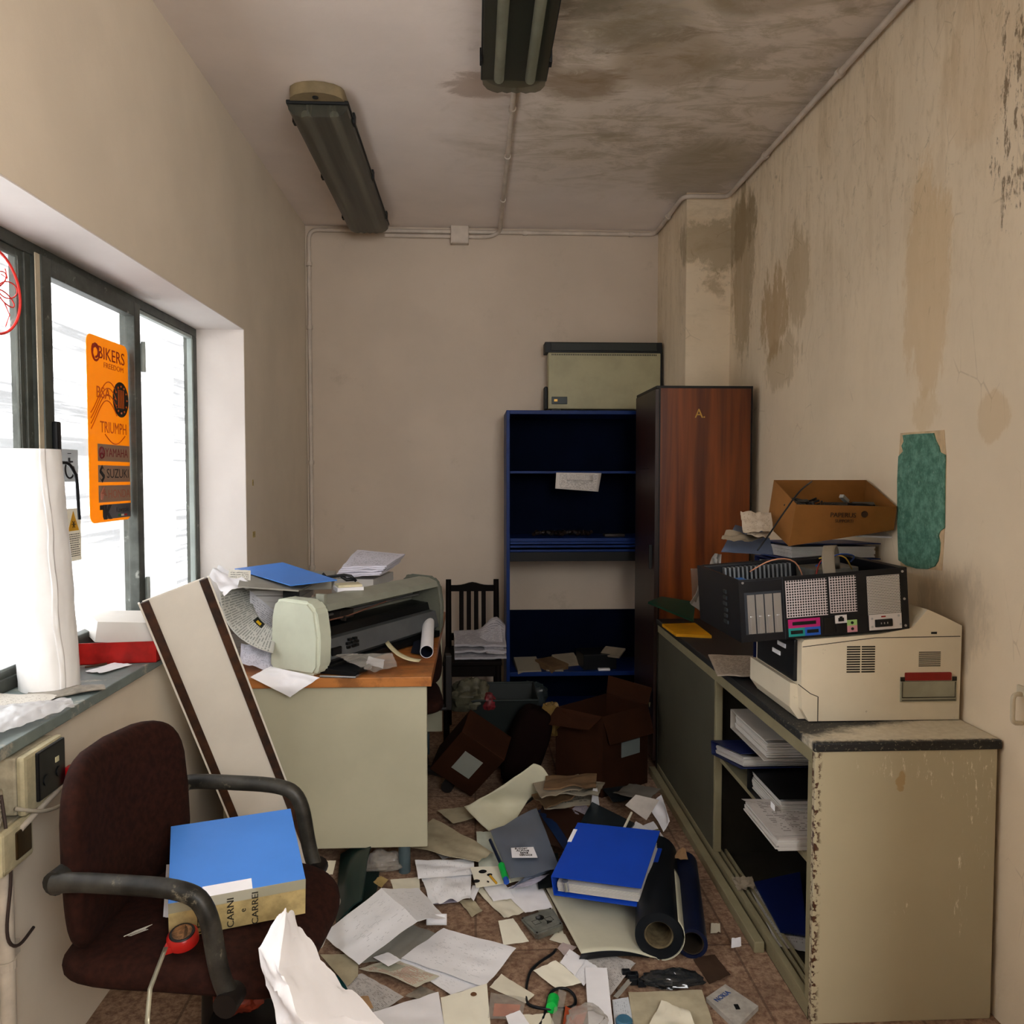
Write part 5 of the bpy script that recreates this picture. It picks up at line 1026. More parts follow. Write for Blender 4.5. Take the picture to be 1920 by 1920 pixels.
# ---------------------------------------------------------------- sockets and pipes on the left wall
m_sock = M('yellowed_socket', 'bdb494', .45, var=.15, scale=20, dirt=('6a6048', 24, .62)); m_soc2 = M('grey_socket_base', 'aaa28c', .5, var=.2, scale=20)
def sockbox(y0, y1, z0, z1, dep, label, ym):
    o = thing('socket_box', label, 'socket', (XL, (y0+y1)/2, z0))
    MB().box((XL, y0, z0), (XL+dep*.7, y1, z1), .006).build('base', m_soc2, o); MB().box((XL+dep*.7, y0-.002, z0-.002), (XL+dep, y1+.002, z1+.002), .012).build('cover', m_sock, o); return o
s1 = sockbox(1.755, 1.915, .722, .850, .065, 'cream socket box with black outlet plate just under the window sill', 0)
b = MB().box((XL+.062, 1.795, .735), (XL+.072, 1.912, .846), .01); b.build('outlet_plate', M('black_plastic', ''), s1)
MB().box((XL+.07, 1.865, .80), (XL+.0735, 1.88, .812)).build('indicator', M('ivory', 'd8d0a8', .4), s1)
for yy in (1.825, 1.88): MB().tube([(XL+.0705, yy, .775), (XL+.074, yy, .775)], .012, 14).build('outlet', m_bp, s1)
s2 = sockbox(1.675, 1.79, .625, .715, .06, 'smaller cream socket box with brown window, below the black outlet', 0); 
bpy.data.objects.remove(s2.children[0]) if False else None
MB().box((XL+.056, 1.72, .64), (XL+.064, 1.778, .70), .006).build('window_plate', M('brown_window', '3d2c14', .4, var=.3), s2)
m_pip = M('dirty_white_pipe', 'c3b9aa', .5, var=.12, scale=14)
o = thing('wall_pipe', 'dirty white pipe running down the left wall below the socket boxes', 'pipe', (XL+.03, 1.78, 0))
MB().tube([(XL+.03, 1.73, .63), (XL+.03, 1.725, .0)], .017, 16).build('pipe', m_pip, o, smooth=40); MB().tube([(XL+.016, 1.715, .8), (XL+.016, 1.705, .0)], .009, 12).build('thin_pipe', m_pip, o, smooth=40)
MB().tube([(XL+.03, 1.727, .42), (XL+.03, 1.727, .4)], .02, 16).box((XL, 1.69, .395), (XL+.02, 1.80, .425), .002).build('bracket', m_pip, o)
MB().tube(path([(XL+.045, 1.70, .79), (XL+.055, 1.715, .62), (XL+.045, 1.70, .48), (XL+.052, 1.73, .44), (XL+.055, 1.79, .455)], .05, 5), .0035, 8).build('cord', M('brown_cord', '3c302c', .6), o, smooth=True)
o = thing('hanging_cables', 'bunch of pale cables beside the socket boxes with a red plug tip', 'cables', (XL+.05, 1.75, .8)); m_cab = M('pale_cable', 'a8a08f', .5, var=.15)
for i in range(5): MB().tube(path([(XL+.02, 1.50, .70-.012*i), (XL+.04+.004*i, 1.62, .76-.014*i), (XL+.045, 1.70, .785-.012*i), (XL+.02, 1.74, .785-.012*i)], .04, 5), .004, 8).build('cable', m_cab, o, smooth=True)
MB().tube(path([(XL+.05, 1.74, .745), (XL+.085, 1.79, .715), (XL+.095, 1.86, .705), (XL+.09, 1.91, .72), (XL+.075, 1.925, .745)], .05, 5), .0045, 8).build('cable', m_cab, o, smooth=True)
MB().box((XL+.066, 1.91, .725), (XL+.088, 1.94, .77), .004).build('red_plug', M('bright_red', 'b80f16', .4), o)
MB().tube([(XL+.06, 1.74, .70), (XL+.068, 1.92, .735)], .007, 10).build('grey_conduit', m_pip, o, smooth=40)
# ================================================================ floor clutter, front to back
P1 = m_pap; CRM = M('cream_paper', 'ded8c4', .8, var=.04); CRM2 = M('dirty_cream_paper', 'b0a68c', .85, var=.1, scale=14, dirt=('6f6450', 20, .62))
PRN = printed('white_print', 'eeeef2', '9a9ca2', 34, .3, .12, 16, inkf=.4); PRD = printed('dirty_print', 'b9b5b2', '5c5856', 26, .4, .06, 14, .5); GRY = M('grey_card', '8f8c84', .7, var=.08)
# tented white document
z_ = .02; a = at(602, 1752, Z=.03); r0 = at(715, 1667, Z=.09); r1 = at(783, 1725, Z=.12); b0 = at(673, 1809, Z=.035)
def tent(u, v):
    if u < .5: k = u*2; p = (a*(1-v)+b0*v)*(1-k)+(r0*(1-v)+r1*v)*k
    else:
        k = (u-.5)*2; e0_, e1_ = at(785, 1665, Z=.035), at(836, 1722, Z=.05); p = (r0*(1-v)+r1*v)*(1-k)+(e0_*(1-v)+e1_*v)*k
    return p+V((0, 0, .006*noise.noise(V((u*5, v*4, 7)))))
tag(MB().grid(tent, 24, 12, .0012).build('folded_document', PRN, smooth=25), 'large white printed document tented on the floor right of the brown chair', 'document')
paper([(676, 1806), (772, 1734), (822, 1752), (750, 1800)], GRY, 'grey white inner page showing beneath the tented document', z=.014, crump=.003)
paper([(700, 1795), (728, 1812), (752, 1800), (728, 1786)], P1, 'curled torn flap in front of the tented document', 'paper scrap', 'paper_scrap', z=.026, crump=.002, n=8)
def roll2(u, v):
    p = at(800, 1722, Z=.05).lerp(at(838, 1722, Z=.04), u); an = v*2.8; return p+V((.0, -.012*math.sin(an)-.005, .018*math.cos(an)-.0))
tag(MB().grid(roll2, 6, 12, .001).build('paper_curl', PRN, smooth=True), 'curled underside of a white page at the right of the tented document', 'paper')
paper([(745, 1800), (845, 1865), (902, 1852), (820, 1755)], PRN, 'white sheet lying under the large blank sheet in the middle of the floor', z=.010, crump=.002)
paper([(752, 1797), (908, 1852), (968, 1783), (832, 1741)], PRN, 'large white sheet lying flat in the centre foreground', z=.018, crump=.004, bumps=((.9, .9, .3, .01),))
paper([(673, 1818), (780, 1852), (824, 1832), (735, 1797)], printed('red_leaflet', 'c4bfae', 'a84a38', 16, .55, .08, 7, .2, block=((.08, .4, .3, .85, '9fa08f'),)), 'curved safety leaflet with red print below the tented document', 'leaflet', 'leaflet', z=.014, crump=.004, bumps=((.5, .0, .4, .012),))
paper([(600, 1790), (652, 1850), (671, 1830), (673, 1789)], CRM2, 'grey cream square sheet right behind the big crumpled sheet', z=.016, crump=.002)
paper([(640, 1838), (690, 1915), (757, 1870), (680, 1826)], PRD, 'dirt-spattered printed sheet in the left foreground', z=.010, crump=.004)
paper([(625, 1830), (668, 1880), (690, 1868), (655, 1828)], M('dark_teal_card', '12494a', .5), 'dark teal card edge behind the big crumpled sheet', 'card', 'card', z=.008, crump=.001)
paper([(690, 1902), (712, 1960), (838, 1945), (822, 1861)], P1, 'plain white sheet at the bottom edge left of the cream sheet', z=.016, crump=.004)
so = paper([(826, 1872), (838, 1960), (922, 1950), (913, 1845)], M('ivory_paper', 'f0ecda', .8, var=.03), 'ivory sheet with a brown spot at the bottom of the floor', z=.020, crump=.003)
c = at(888, 1864, Z=.0235); MB().lathe([(.009, 0), (.008, .001)], c=c, seg=12).build('brown_spot', M('brown_spot', '6b4a30'), so)
paper([(918, 1852), (985, 1882), (1002, 1866), (940, 1827)], CRM, 'small cream slip in front of the black cable loop', z=.010, crump=.003, n=8)
paper([(934, 1727), (944, 1772), (992, 1766), (962, 1722)], M('ivory_paper', ''), 'small ivory card left of the grey metal box', z=.008, crump=.002, n=8)
# stack around the middle
paper([(788, 1640), (806, 1697), (882, 1688), (885, 1618)], PRN, 'rumpled white printed sheets right of the desk leg', z=.02, crump=.014, n=16)
paper([(778, 1615), (784, 1648), (890, 1640), (888, 1612)], PRN, 'white printed sheet directly beneath the desk corner', z=.03, crump=.008)
paper([(806, 1697), (858, 1692), (855, 1682), (815, 1686)], M('lilac_sheet', 'a8a4b6', .8), 'lilac tinted sheet edge below the rumpled printed sheets', z=.012, crump=.003, n=8)  # one even lilac paper colour
paper([(732, 1650), (738, 1670), (788, 1672), (786, 1645)], CRM, 'cream card strip between the tented document and the desk leg', z=.012, crump=.003, n=8)
paper([(700, 1655), (715, 1665), (728, 1650), (712, 1643)], M('ochre_card', 'b9a06a', .7), 'small ochre card scrap left of the cream card strip', 'card', 'card', z=.01, crump=.004, n=6)
paper([(765, 1588), (895, 1618), (925, 1600), (812, 1535)], CRM2, 'wide grey cream cardboard sheet lying right of the desk panel', 'cardboard', 'cardboard_sheet', z=.05, crump=.008, th=.002)
paper([(893, 1560), (898, 1632), (948, 1640), (925, 1560)], M('mint_white_paper', 'c3c9bb', .8), 'pale mint sheet between the cardboard and the clear plastic folder', z=.035, crump=.003)
MB().box((0, 0, 0), (.0, .0, .0)) if False else None
cat_ = paper([(882, 1626), (893, 1665), (958, 1655), (946, 1624)], M('ivory_paper', ''), 'ivory page printed with black blots beside the green tipped marker', z=.045, crump=.001, n=8)
for x, y, w_, h_ in ((905, 1634, .03, .012), (893, 1652, .026, .01), (918, 1640, .02, .008), (915, 1653, .008, .006)):
    c = at(x, y, Z=.048); MB().lathe([(w_*.5, 0), (w_*.45, .0008)], seg=16, mat=Matrix.Translation(c) @ Matrix.Rotation(.4, 4, 'Z') @ Matrix.Diagonal((1, h_/w_*2.2, 1, 1))).build('black_blot', m_blki, cat_)
tag(MB().tube([at(919, 1642, Z=.056), at(931, 1656, Z=.05)], .004, 6).build('pencil', M('pencil_yellow', 'cc9a22', .5)), 'short yellow pencil lying on the blotted page', 'pencil')
p0, p1, p2 = at(919, 1575, Z=.09), at(940, 1622, Z=.085), at(948, 1648, Z=.075); o = thing('marker_pen', 'dark blue marker with bright green cap beside the clear folder', 'marker', p2)
MB().tube([p0, p1], .006, 10).build('barrel', M('marker_navy', '0f1d38', .4), o, smooth=40); MB().tube([p1, p2], [.012, .011], 12).build('cap', M('marker_green', '19b04a', .4), o, smooth=40); MB().tube([p2, p2+(p2-p1)*.22], .010, 12).build('tip', M('marker_blue', '1f4fae', .4), o, smooth=40)
paper([(885, 1662), (945, 1722), (1002, 1708), (948, 1668)], CRM, 'cream sheet with faint marks left of the grey metal box', z=.012, crump=.006)
paper([(880, 1680), (888, 1690), (900, 1662), (886, 1660)], P1, 'narrow white edge of a sheet beside the rumpled printed sheets', z=.02, crump=.002, n=6)
paper([(940, 1668), (985, 1712), (1036, 1702), (1008, 1648)], P1, 'plain white sheet between the clear folder and the blue binder', z=.020, crump=.003)
paper([(952, 1668), (1000, 1660), (1030, 1640), (975, 1652)], M('pale_violet_paper', 'aaa7b8', .7), 'narrow violet grey folded sheet below the clear folder', z=.05, crump=.006)
paper([(1030, 1762), (1072, 1775), (1060, 1752), (1042, 1748)], CRM, 'cream sheet corner under the grey metal box', z=.006, crump=.001, n=6)
mclr = translu('blue_clear_film', '7f8a9c', .3, .18, .35)
cf = paper([(958, 1652), (1050, 1630), (1006, 1515), (920, 1562)], mclr, 'grey blue translucent folder with a handwritten white label', 'plastic folder', 'plastic_folder', zs=(.06, .08, .12, .08), crump=.008, th=.002)
q = [at(960, 1608, Z=.10), at(1008, 1608, Z=.10), at(1000, 1588, Z=.105), at(958, 1590, Z=.102)]
lb_ = MB().grid(lambda u, v: bil(q, u, v), 2, 2, .001).build('label', P1, cf)
n_ = (q[1]-q[0]).cross(q[3]-q[0]).normalized(); dn = (q[3]-q[0]).normalized()
hl_ = (q[3]-q[0]).length
for i, s_t in enumerate(('EUCOST', 'ALFINE', 'SERB', 'VERNICE')): text(s_t, (q[2]+q[3])/2-dn*hl_*(.17+.22*i)+n_*.0015+(q[1]-q[0])*.05*(i-1), q[1]-q[0], dn, hl_*.2, m_pen, cf, w=(q[1]-q[0]).length*(.5 if i != 2 else .32))
paper([(958, 1668), (985, 1650), (1045, 1636), (1010, 1622)], mclr, 'folded lower flap of the translucent folder beside the binder', 'plastic sheet', 'plastic_sheet', z=.055, crump=.012)
paper([(1008, 1520), (1062, 1600), (1075, 1590), (1022, 1512)], M('dark_blue_card', '10284f', .5), 'dark blue card edge between the clear folder and the binder', 'card', 'card', z=.075, crump=.0, n=6)
# big blue binder lying on the heap, its open end towards the camera
zN = .145; hh_ = solve_h((1105, 1674), (1148, 1563), zN, .315)
NL, NR, FRr, FLl = at(1033, 1643, Z=zN), at(1178, 1705, Z=zN), at(1213, 1585, Z=zN+hh_), at(1083, 1542, Z=zN+hh_)
xs_ = ((FLl-NL)).normalized(); yd_ = (NR-NL); nn_ = xs_.cross(yd_).normalized()
sg = 1
if nn_.z < 0: sg = -1
T_ = .072
# spine runs NL -> FLl ; y points right ; thickness up
if sg > 0: bmx2 = basis(NL-nn_*T_, xs_, yd_)
else: bmx2 = basis(FLl+nn_*T_, -xs_, yd_)
fb_ = binder(bmx2, (FLl-NL).length, (NR-NL).length, T_, m_bf, 'blue lever arch binder lying on the heap of papers on the floor', fill=.55)
m3 = bmx2.to_3x3(); lx = (.62, .86) if sg > 0 else (.14, .38)
MB().box(((FLl-NL).length*lx[0], -.002, .03), ((FLl-NL).length*lx[1], .012, T_+.0012), mat=bmx2).build('white_label', P1, fb_)
xe = .008 if sg > 0 else (FLl-NL).length-.008
MB().tube([bmx2 @ V((xe, .045, .02)), bmx2 @ V((xe, .045, .055))], .01, 10).build('lever', M('bright_chrome', 'c8c8c8', .2, metal=.8), fb_, smooth=40)
# rolls of dark film
m_nroll = M('dark_film_roll', '0a1118', .5, var=.2, scale=3); m_nroll2 = M('navy_film_roll', '0a1430', .45, var=.2); m_core = M('card_core', '6f6248', .8, var=.25, scale=50)
a, b_ = V((.552, 2.33, .075)), V((.668, 2.86, .068)); o = thing('vinyl_roll', 'thick black vinyl roll with cardboard core lying by the blue binder', 'roll', a)
d_ = (b_-a).normalized(); MB().pipe(a, b_, .0715, .044, 48).build('wound_vinyl', m_nroll, o, smooth=40); MB().pipe(a+d_*.008, b_-d_*.008, .0438, .039, 40).build('core', m_core, o, smooth=40)
vs = M('vinyl_backing', 'c4c1ac', .6, var=.04); z3 = V((0, 0, 1)); sd_ = d_.cross(z3).normalized()
def tail(u, v):      # v along the roll, u from far left edge to the wrap round the front of the roll
    if u > .62:
        an = (u-.62)/.38*2.3; c = a.lerp(b_, v*.62); return c+(-z3*math.cos(an)+sd_*math.sin(an))*(.0745+.002*(1-v))
    k = u/.62; s0 = at(1090, 1788, Z=.045); s1 = at(1018, 1655, Z=.022); L0 = a-z3*.0735; L1 = a.lerp(b_, .62)-z3*.0735+V((0, 0, .003))
    p = (s0.lerp(L0, k)).lerp(s1.lerp(L1, k), v); p.z = max(.006, p.z)+.02*math.sin(math.pi*k)*(1-v)*.9; return p
MB().grid(tail, 40, 16, .0016).build('unrolled_tail', vs, o, smooth=True)
def tailu(u, v):
    p = tail(u*.60, v*.25); return p-z3*(.012+.012*math.sin(math.pi*min(1, u*1.6))) if u < 1 else p
def edge(u, v): p = tail(u*.55, .0); q_ = at(1085, 1800, Z=.012).lerp(a+V((-.05, -.005, -.066)), u); return p.lerp(q_, v*(1-u*.7))-V((0, .001, 0))
MB().grid(edge, 24, 4, .001).build('dark_underside', m_nroll, o, smooth=True)
a, b_ = V((.654, 2.33, .048)), V((.762, 2.83, .046)); o = thing('navy_film_roll', 'thinner navy film roll between the black roll and the cabinet', 'roll', a); d_ = (b_-a).normalized()
MB().pipe(a, b_, .046, .036, 40).build('wound_film', m_nroll2, o, smooth=40); MB().pipe(a+d_*.004, b_-d_*.004, .0358, .032, 40).build('core', M('dark_core', '2a2118', .8), o, smooth=40)
paper([(1262, 1612), (1290, 1612), (1284, 1592), (1275, 1592)], M('tan_scrap', 'a98763', .8), 'tan paper tip sticking out behind the navy film roll', 'paper scrap', 'paper_scrap', z=.10, crump=.01, n=6)
# grey metal box with knob
q = [at(1006, 1765, Z=.008), at(1058, 1745, Z=.008), at(1040, 1712, Z=.008), at(978, 1728, Z=.008)]
tq = [at(1005, 1752, Z=.045), at(1056, 1732, Z=.045), at(1034, 1700, Z=.045), at(974, 1721, Z=.045)]
gb = thing('grey_metal_box', 'small grey metal box with two holes lying on the floor papers', 'metal box', q[0]); b = MB().hexa(q, tq); bmesh.ops.bevel(b.bm, geom=b.bm.edges[:], offset=.006, segments=3, affect='EDGES'); b.build('case', M('grey_cast', '7d7f78', .4, metal=.3, var=.15, scale=30), gb, smooth=40)
ct = sum(tq, V())/4; ex = (tq[1]-tq[0]).normalized(); ey = (tq[3]-tq[0]).normalized()
MB().tube([ct+ey*.018+V((0, 0, -.001)), ct+ey*.018+V((0, 0, .0015))], .014, 20).build('hole', m_blk, gb); MB().tube([ct+ey*.021-ex*.004+V((0, 0, .001)), ct+ey*.021-ex*.004+V((0, 0, .004))], .007, 14).build('knob', m_steel, gb)
b = MB()
for i in range(4): b.tube([ct-ey*.012+ex*.012+V((0, 0, .001)), ct-ey*(.024)+ex*(.004+.006*i)+V((0, 0, .001))], .0018, 5)
b.build('mark', m_blk, gb)
b = MB()
for s0 in (-1, 1): cc2 = ct+ex*.022*s0-ey*.004*s0; b.tube([cc2+ex*.012+ey*.01, cc2-ex*.012+ey*.01, cc2-ex*.012-ey*.012, cc2+ex*.012-ey*.012, cc2+ex*.012+ey*.01], .0009, 4)
b.build('engraved_line', m_blk, gb)
for p in tq: MB().lathe([(.003, -.001), (.003, .001)], c=p.lerp(ct, .14), seg=8).build('screw', m_blk, gb)
# cable loop and small things in the foreground
pts = [at(x, y, Z=.010) for x, y in ((1042, 1782), (1036, 1793), (1012, 1808), (994, 1822), (988, 1840), (986, 1862), (988, 1882), (1000, 1892), (1022, 1897), (1050, 1895), (1072, 1888), (1080, 1878), (1078, 1866), (1064, 1856), (1044, 1858), (1030, 1866), (1026, 1880), (1022, 1900), (1010, 1925))]
pts = [V((p.x, p.y, .012+.006*math.sin(i))) for i, p in enumerate(pts)]
tag(MB().tube(path(pts, .02, 4), .0042, 8).build('black_cable_loop', m_bp, smooth=True), 'black cable looped on the floor in the centre foreground', 'cable')
c0, c1 = at(1038, 1872, Z=.022), at(1034, 1892, Z=.022); o = thing('glue_tube', 'clear tube with bright green cap inside the cable loop', 'tube', c0)
MB().tube([c0, c0.lerp(c1, .9)], .016, 18).build('cap', M('bright_green', '12c24e', .35), o, smooth=40)
q = [at(1048, 1862, Z=.015), at(1062, 1868, Z=.015), at(1050, 1925, Z=.015), at(1034, 1922, Z=.015)]; MB().hexa(q, [p+V((0, 0, .012)) for p in q]).build('clear_body', m_clear, o)
o = paper([(915, 1910), (978, 1915), (986, 1872), (920, 1862)], m_clear, 'clear plastic sleeve holding an orange card in the foreground', 'plastic sleeve', 'plastic_sleeve', z=.02, crump=.003, n=8)
oc = paper([(924, 1905), (972, 1907), (976, 1884), (927, 1882)], M('orange_card', 'd8642a', .5, var=.15, scale=30), 'orange card inside the clear sleeve at the bottom of the photo', 'card', 'card', z=.012, crump=.001, n=6)
paper([(955, 1925), (995, 1925), (975, 1895), (948, 1905)], P1, 'white paper corner at the bottom edge below the orange card', z=.024, crump=.003, n=6)
paper([(1055, 1925), (1092, 1928), (1104, 1892), (1060, 1890)], M('rust_orange_wrap', 'b5512e', .5, var=.2, scale=20), 'rust orange wrapper at the bottom edge of the floor', 'wrapper', 'wrapper', z=.016, crump=.008, n=10)
bag((lambda p: (p.x, p.y, .03))(at(1100, 1912, Z=.03)), (.05, .045, .026), m_clear, 'clear crumpled bag next to the rust orange wrapper', 12, n=24)
paper([(1000, 1822), (1045, 1856), (1092, 1842), (1042, 1802)], M('ivory_paper', ''), 'ivory envelope right of the cable bend', 'envelope', 'envelope', z=.014, crump=.004, n=8)
paper([(1046, 1806), (1090, 1846), (1098, 1838), (1052, 1800)], CRM2, 'yellowed slip tucked behind the ivory envelope', z=.010, crump=.003, n=6)
paper([(1045, 1778), (1060, 1795), (1082, 1776), (1056, 1768)], M('pinkish_film', 'b3a3a0', .4), 'pinkish plastic scrap above the cable end', 'plastic scrap', 'plastic_scrap', z=.014, crump=.004, n=6)
paper([(1050, 1805), (1078, 1830), (1098, 1800), (1068, 1780)], P1, 'blank white slip below the vinyl sheet corner', z=.016, crump=.003, n=8)
paper([(1076, 1830), (1095, 1850), (1120, 1815), (1098, 1800)], PRN, 'folded white page right of the blank slip', z=.013, crump=.006, n=8)
paper([(1097, 1815), (1105, 1945), (1152, 1945), (1138, 1815)], P1, 'long narrow white sheet running to the bottom edge', z=.022, crump=.002)
paper([(1100, 1800), (1145, 1866), (1192, 1806), (1150, 1792)], PRD, 'dirty printed invoice below the unrolled vinyl', z=.009, crump=.004)
sp_ = paper([(1150, 1868), (1158, 1872), (1186, 1840), (1178, 1836)], GRY, 'narrow grey strip with holes below the dirty invoice', 'paper strip', 'paper_strip', z=.013, crump=.001, n=6)
paper([(1148, 1875), (1154, 1940), (1192, 1938), (1178, 1870)], printed('pale_blue_form', 'c5cad0', '8a9098', 8, .4), 'pale blue white box flap with a blue disc on it', 'card', 'card', z=.012, crump=.001, n=8)
tag(MB().lathe([(.022, 0), (.022, .008), (.018, .012)], c=at(1170, 1918, Z=.014), seg=28).build('blue_disc', M('slate_blue', '3c6a85', .4), smooth=40), 'slate blue round disc at the bottom edge of the photo', 'disc')
paper([(1178, 1862), (1192, 1950), (1345, 1945), (1316, 1858)], CRM2, 'wide cream folder in the right foreground', 'folder', 'folder', z=.012, crump=.004, th=.003)
paper([(1210, 1935), (1310, 1940), (1290, 1895), (1240, 1880)], CRM, 'rounded cream sheet lying on the wide cream folder', z=.026, crump=.01, n=10)
nk = [at(1352, 1902, Z=.0), at(1386, 1925, Z=.0), at(1426, 1898, Z=.0), at(1372, 1862, Z=.0)]; tk = [at(1352, 1905, Z=.014), at(1384, 1922, Z=.014), at(1422, 1886, Z=.014), at(1360, 1845, Z=.014)]; tk[0] = at(1324, 1870, Z=.014)
nk = [V((p.x, p.y, .001)) for p in tk]; tk[1] = at(1382, 1925, Z=.016); nk[1] = V((tk[1].x, tk[1].y, .001))
o = thing('manual_booklet', 'grey manual booklet with blue lettering beside the cabinet base', 'booklet', nk[0]); MB().hexa(nk, tk).build('cover', M('greige_cover', 'a9a49c', .6, scale=40), o)
er = (tk[3]-tk[0]).normalized(); eu = (tk[0]-tk[1]).normalized(); cc3 = tk[0].lerp(tk[3], .5)+(tk[1]-tk[0])*.22+V((0, 0, .001)); text('NOKIA', cc3, er, eu, .022, M('cover_blue', '2c4a86', .5), o, w=.06); MB().box(cc3+V((.02, -.055, -.001)), cc3+V((.032, -.035, .0005))).build('dark_mark', m_blki, o)
bag((lambda p: (p.x, p.y, .02))(at(1262, 1836, Z=.02)), (.085, .035, .02), translu('black_bag_film', '2a2d30', .1, .1, .1), 'black plastic bag in the shade below the vinyl roll', 15, n=26)
b = MB(); r = random.Random(3); c = at(1195, 1832, Z=.012)
for i in range(6): p = c+V((r.uniform(-.03, .03), r.uniform(-.03, .03), 0)); b.box(p-V((.012, .008, .01)), p+V((.012, .008, .01)), .003)
tag(b.build('black_fragments', m_bp), 'cluster of black plastic fragments beside the grey strip', 'fragments', kind='stuff')
for i, (x, y, lb) in enumerate(((1341, 1741, 'small cream chip on the floor by the cabinet track'), (1380, 1768, 'white paper fragment caught at the cabinet base'), (1300, 1500, 'white paper fragment at the foot of the cabinet door'))):
    paper([(x-9, y+10), (x+10, y+8), (x+9, y-8), (x-8, y-9)], P1 if i else CRM, lb, 'paper scrap', 'paper_scrap', z=.045 if i == 1 else .01, crump=.006, n=5) if i < 2 else None
# left foreground: dark binder and white tube by the chair
tb0, tb1 = at(596, 1768, Z=.13), at(629, 1690, Z=.07); tag(MB().tube([tb0, tb1], .0175, 18).build('white_tube', M('white_tube', 'b5b2a6', .5, var=.06), smooth=40), 'short white cardboard tube leaning beside the brown seat', 'tube')
q = [at(632, 1735, Z=.02), at(680, 1720, Z=.02), at(700, 1618, Z=.02), at(640, 1618, Z=.02)]
paper(None, M('bottle_green_cover', '0d2422', .35), 'dark green flexible folder propped under the desk edge', 'folder', 'folder', pts=[p+V((0, 0, d)) for p, d in zip(q, (.0, .06, .09, .03))], crump=.003, th=.006, bumps=((.5, .5, .5, .03),))
paper([(650, 1745), (700, 1722), (712, 1630), (660, 1640)], M('bottle_green_cover', ''), 'second dark green cover beneath the propped folder', 'folder', 'folder', z=.008, crump=.001, n=8, th=.004)
paper([(612, 1640), (624, 1640), (630, 1614), (606, 1614)], CRM, 'small cream card standing behind the chair seat', 'card', 'card', z=.08, crump=.002, n=5)
paper([(640, 1690), (655, 1738), (600, 1800), (592, 1775)], CRM2, 'bent cream card below the white tube', 'card', 'card', z=.02, crump=.006, n=8) if False else None
bag((lambda p: (p.x, p.y, .04))(at(715, 1615, Z=.04)), (.075, .05, .035), m_clear, 'clear crinkled plastic under the desk near its leg', 21, n=26)
# ---------------------------------------------------------------- heap behind the binder
def card(pxs, zs, m, lb, cat='card', nm='card', **k): return paper(pxs, m, lb, cat, nm, zs=zs, **k)
card([(1172, 1510), (1212, 1538), (1236, 1500), (1192, 1490)], (.13, .10, .15, .17), M('folded_card', 'b2aaa2', .7), 'stiff folded pale card at the right of the heap', crump=.002, n=6)
card([(1215, 1510), (1245, 1560), (1256, 1540), (1240, 1490)], (.06, .02, .06, .14), P1, 'curved white sheet leaning on the cabinet foot', 'paper', 'paper_sheet', crump=.004, n=10, bumps=((.5, .5, .4, -.03),))
card([(1160, 1592), (1212, 1600), (1234, 1566), (1192, 1540)], (.08, .06, .05, .09), PRN, 'white printed sheet directly behind the black vinyl roll', 'paper', 'paper_sheet', crump=.004, n=8)
card([(1090, 1540), (1165, 1578), (1190, 1545), (1110, 1505)], (.10, .09, .10, .12), M('dark_slate_cover', '1b2226', .35), 'dark slate cover with pale edge lying behind the blue binder', 'cover', 'dark_cover', crump=.001, n=6, th=.008)
MBt = MB().tube([at(1158, 1578, Z=.11), at(1184, 1524, Z=.14)], .005, 8); tag(MBt.build('pale_strip', CRM), 'pale thin strip along the dark slate cover', 'strip')
card([(1070, 1520), (1160, 1585), (1170, 1575), (1092, 1505)], (.09, .08, .10, .10), printed('violet_print', '8e8790', '5a5560', 20, .4), 'greyish printed sheet arching behind the blue binder', 'paper', 'paper_sheet', crump=.008, n=10)
card([(1150, 1490), (1215, 1500), (1240, 1480), (1180, 1470)], (.05, .08, .10, .06), M('grey_blind', '6a665e', .7), 'grey folded sheet at the back of the heap by the cabinet', 'paper', 'paper_sheet', crump=.008, n=8)
card([(1108, 1510), (1124, 1510), (1120, 1478), (1112, 1478)], (.1, .1, .2, .2), P1, 'slim white paper spike standing before the brown carton', 'paper', 'paper_sheet', crump=.001, n=4)
for i, (x, y, zz, m_, lb) in enumerate(((1065, 1506, .10, m_leaf, 'tattered brochure at the bottom of the brown heap behind the curled sheet'), (1050, 1496, .13, m_kraft, 'brown brochure second from the bottom in the heap'), (1080, 1484, .16, m_leaf, 'splayed brochure in the middle of the brown heap'), (1052, 1480, .18, m_dusty, 'dusty brochure near the top of the brown heap'), (1070, 1472, .20, m_kraft, 'topmost brown brochure of the heap before the carton'))):
    c = at(x, y, Z=zz); an = (.1, .5, -.3, .3, -.1)[i]; mm = Matrix.Translation(c) @ Matrix.Rotation(an, 4, 'Z')
    paper(None, m_, lb, 'brochure', 'brochure', pts=[mm @ V(p) for p in ((-.11, -.06, 0), (.10, -.05, .01), (.11, .07, .02), (-.1, .06, 0))], crump=.016, th=.006, n=10)
card([(1000, 1575), (1060, 1595), (1100, 1530), (1020, 1500)], (.05, .06, .09, .08), M('brown_leather', '2f1a10', .5), 'dark brown leather cover left of the blue binder', 'cover', 'leather_cover', crump=.006, th=.006, n=8)
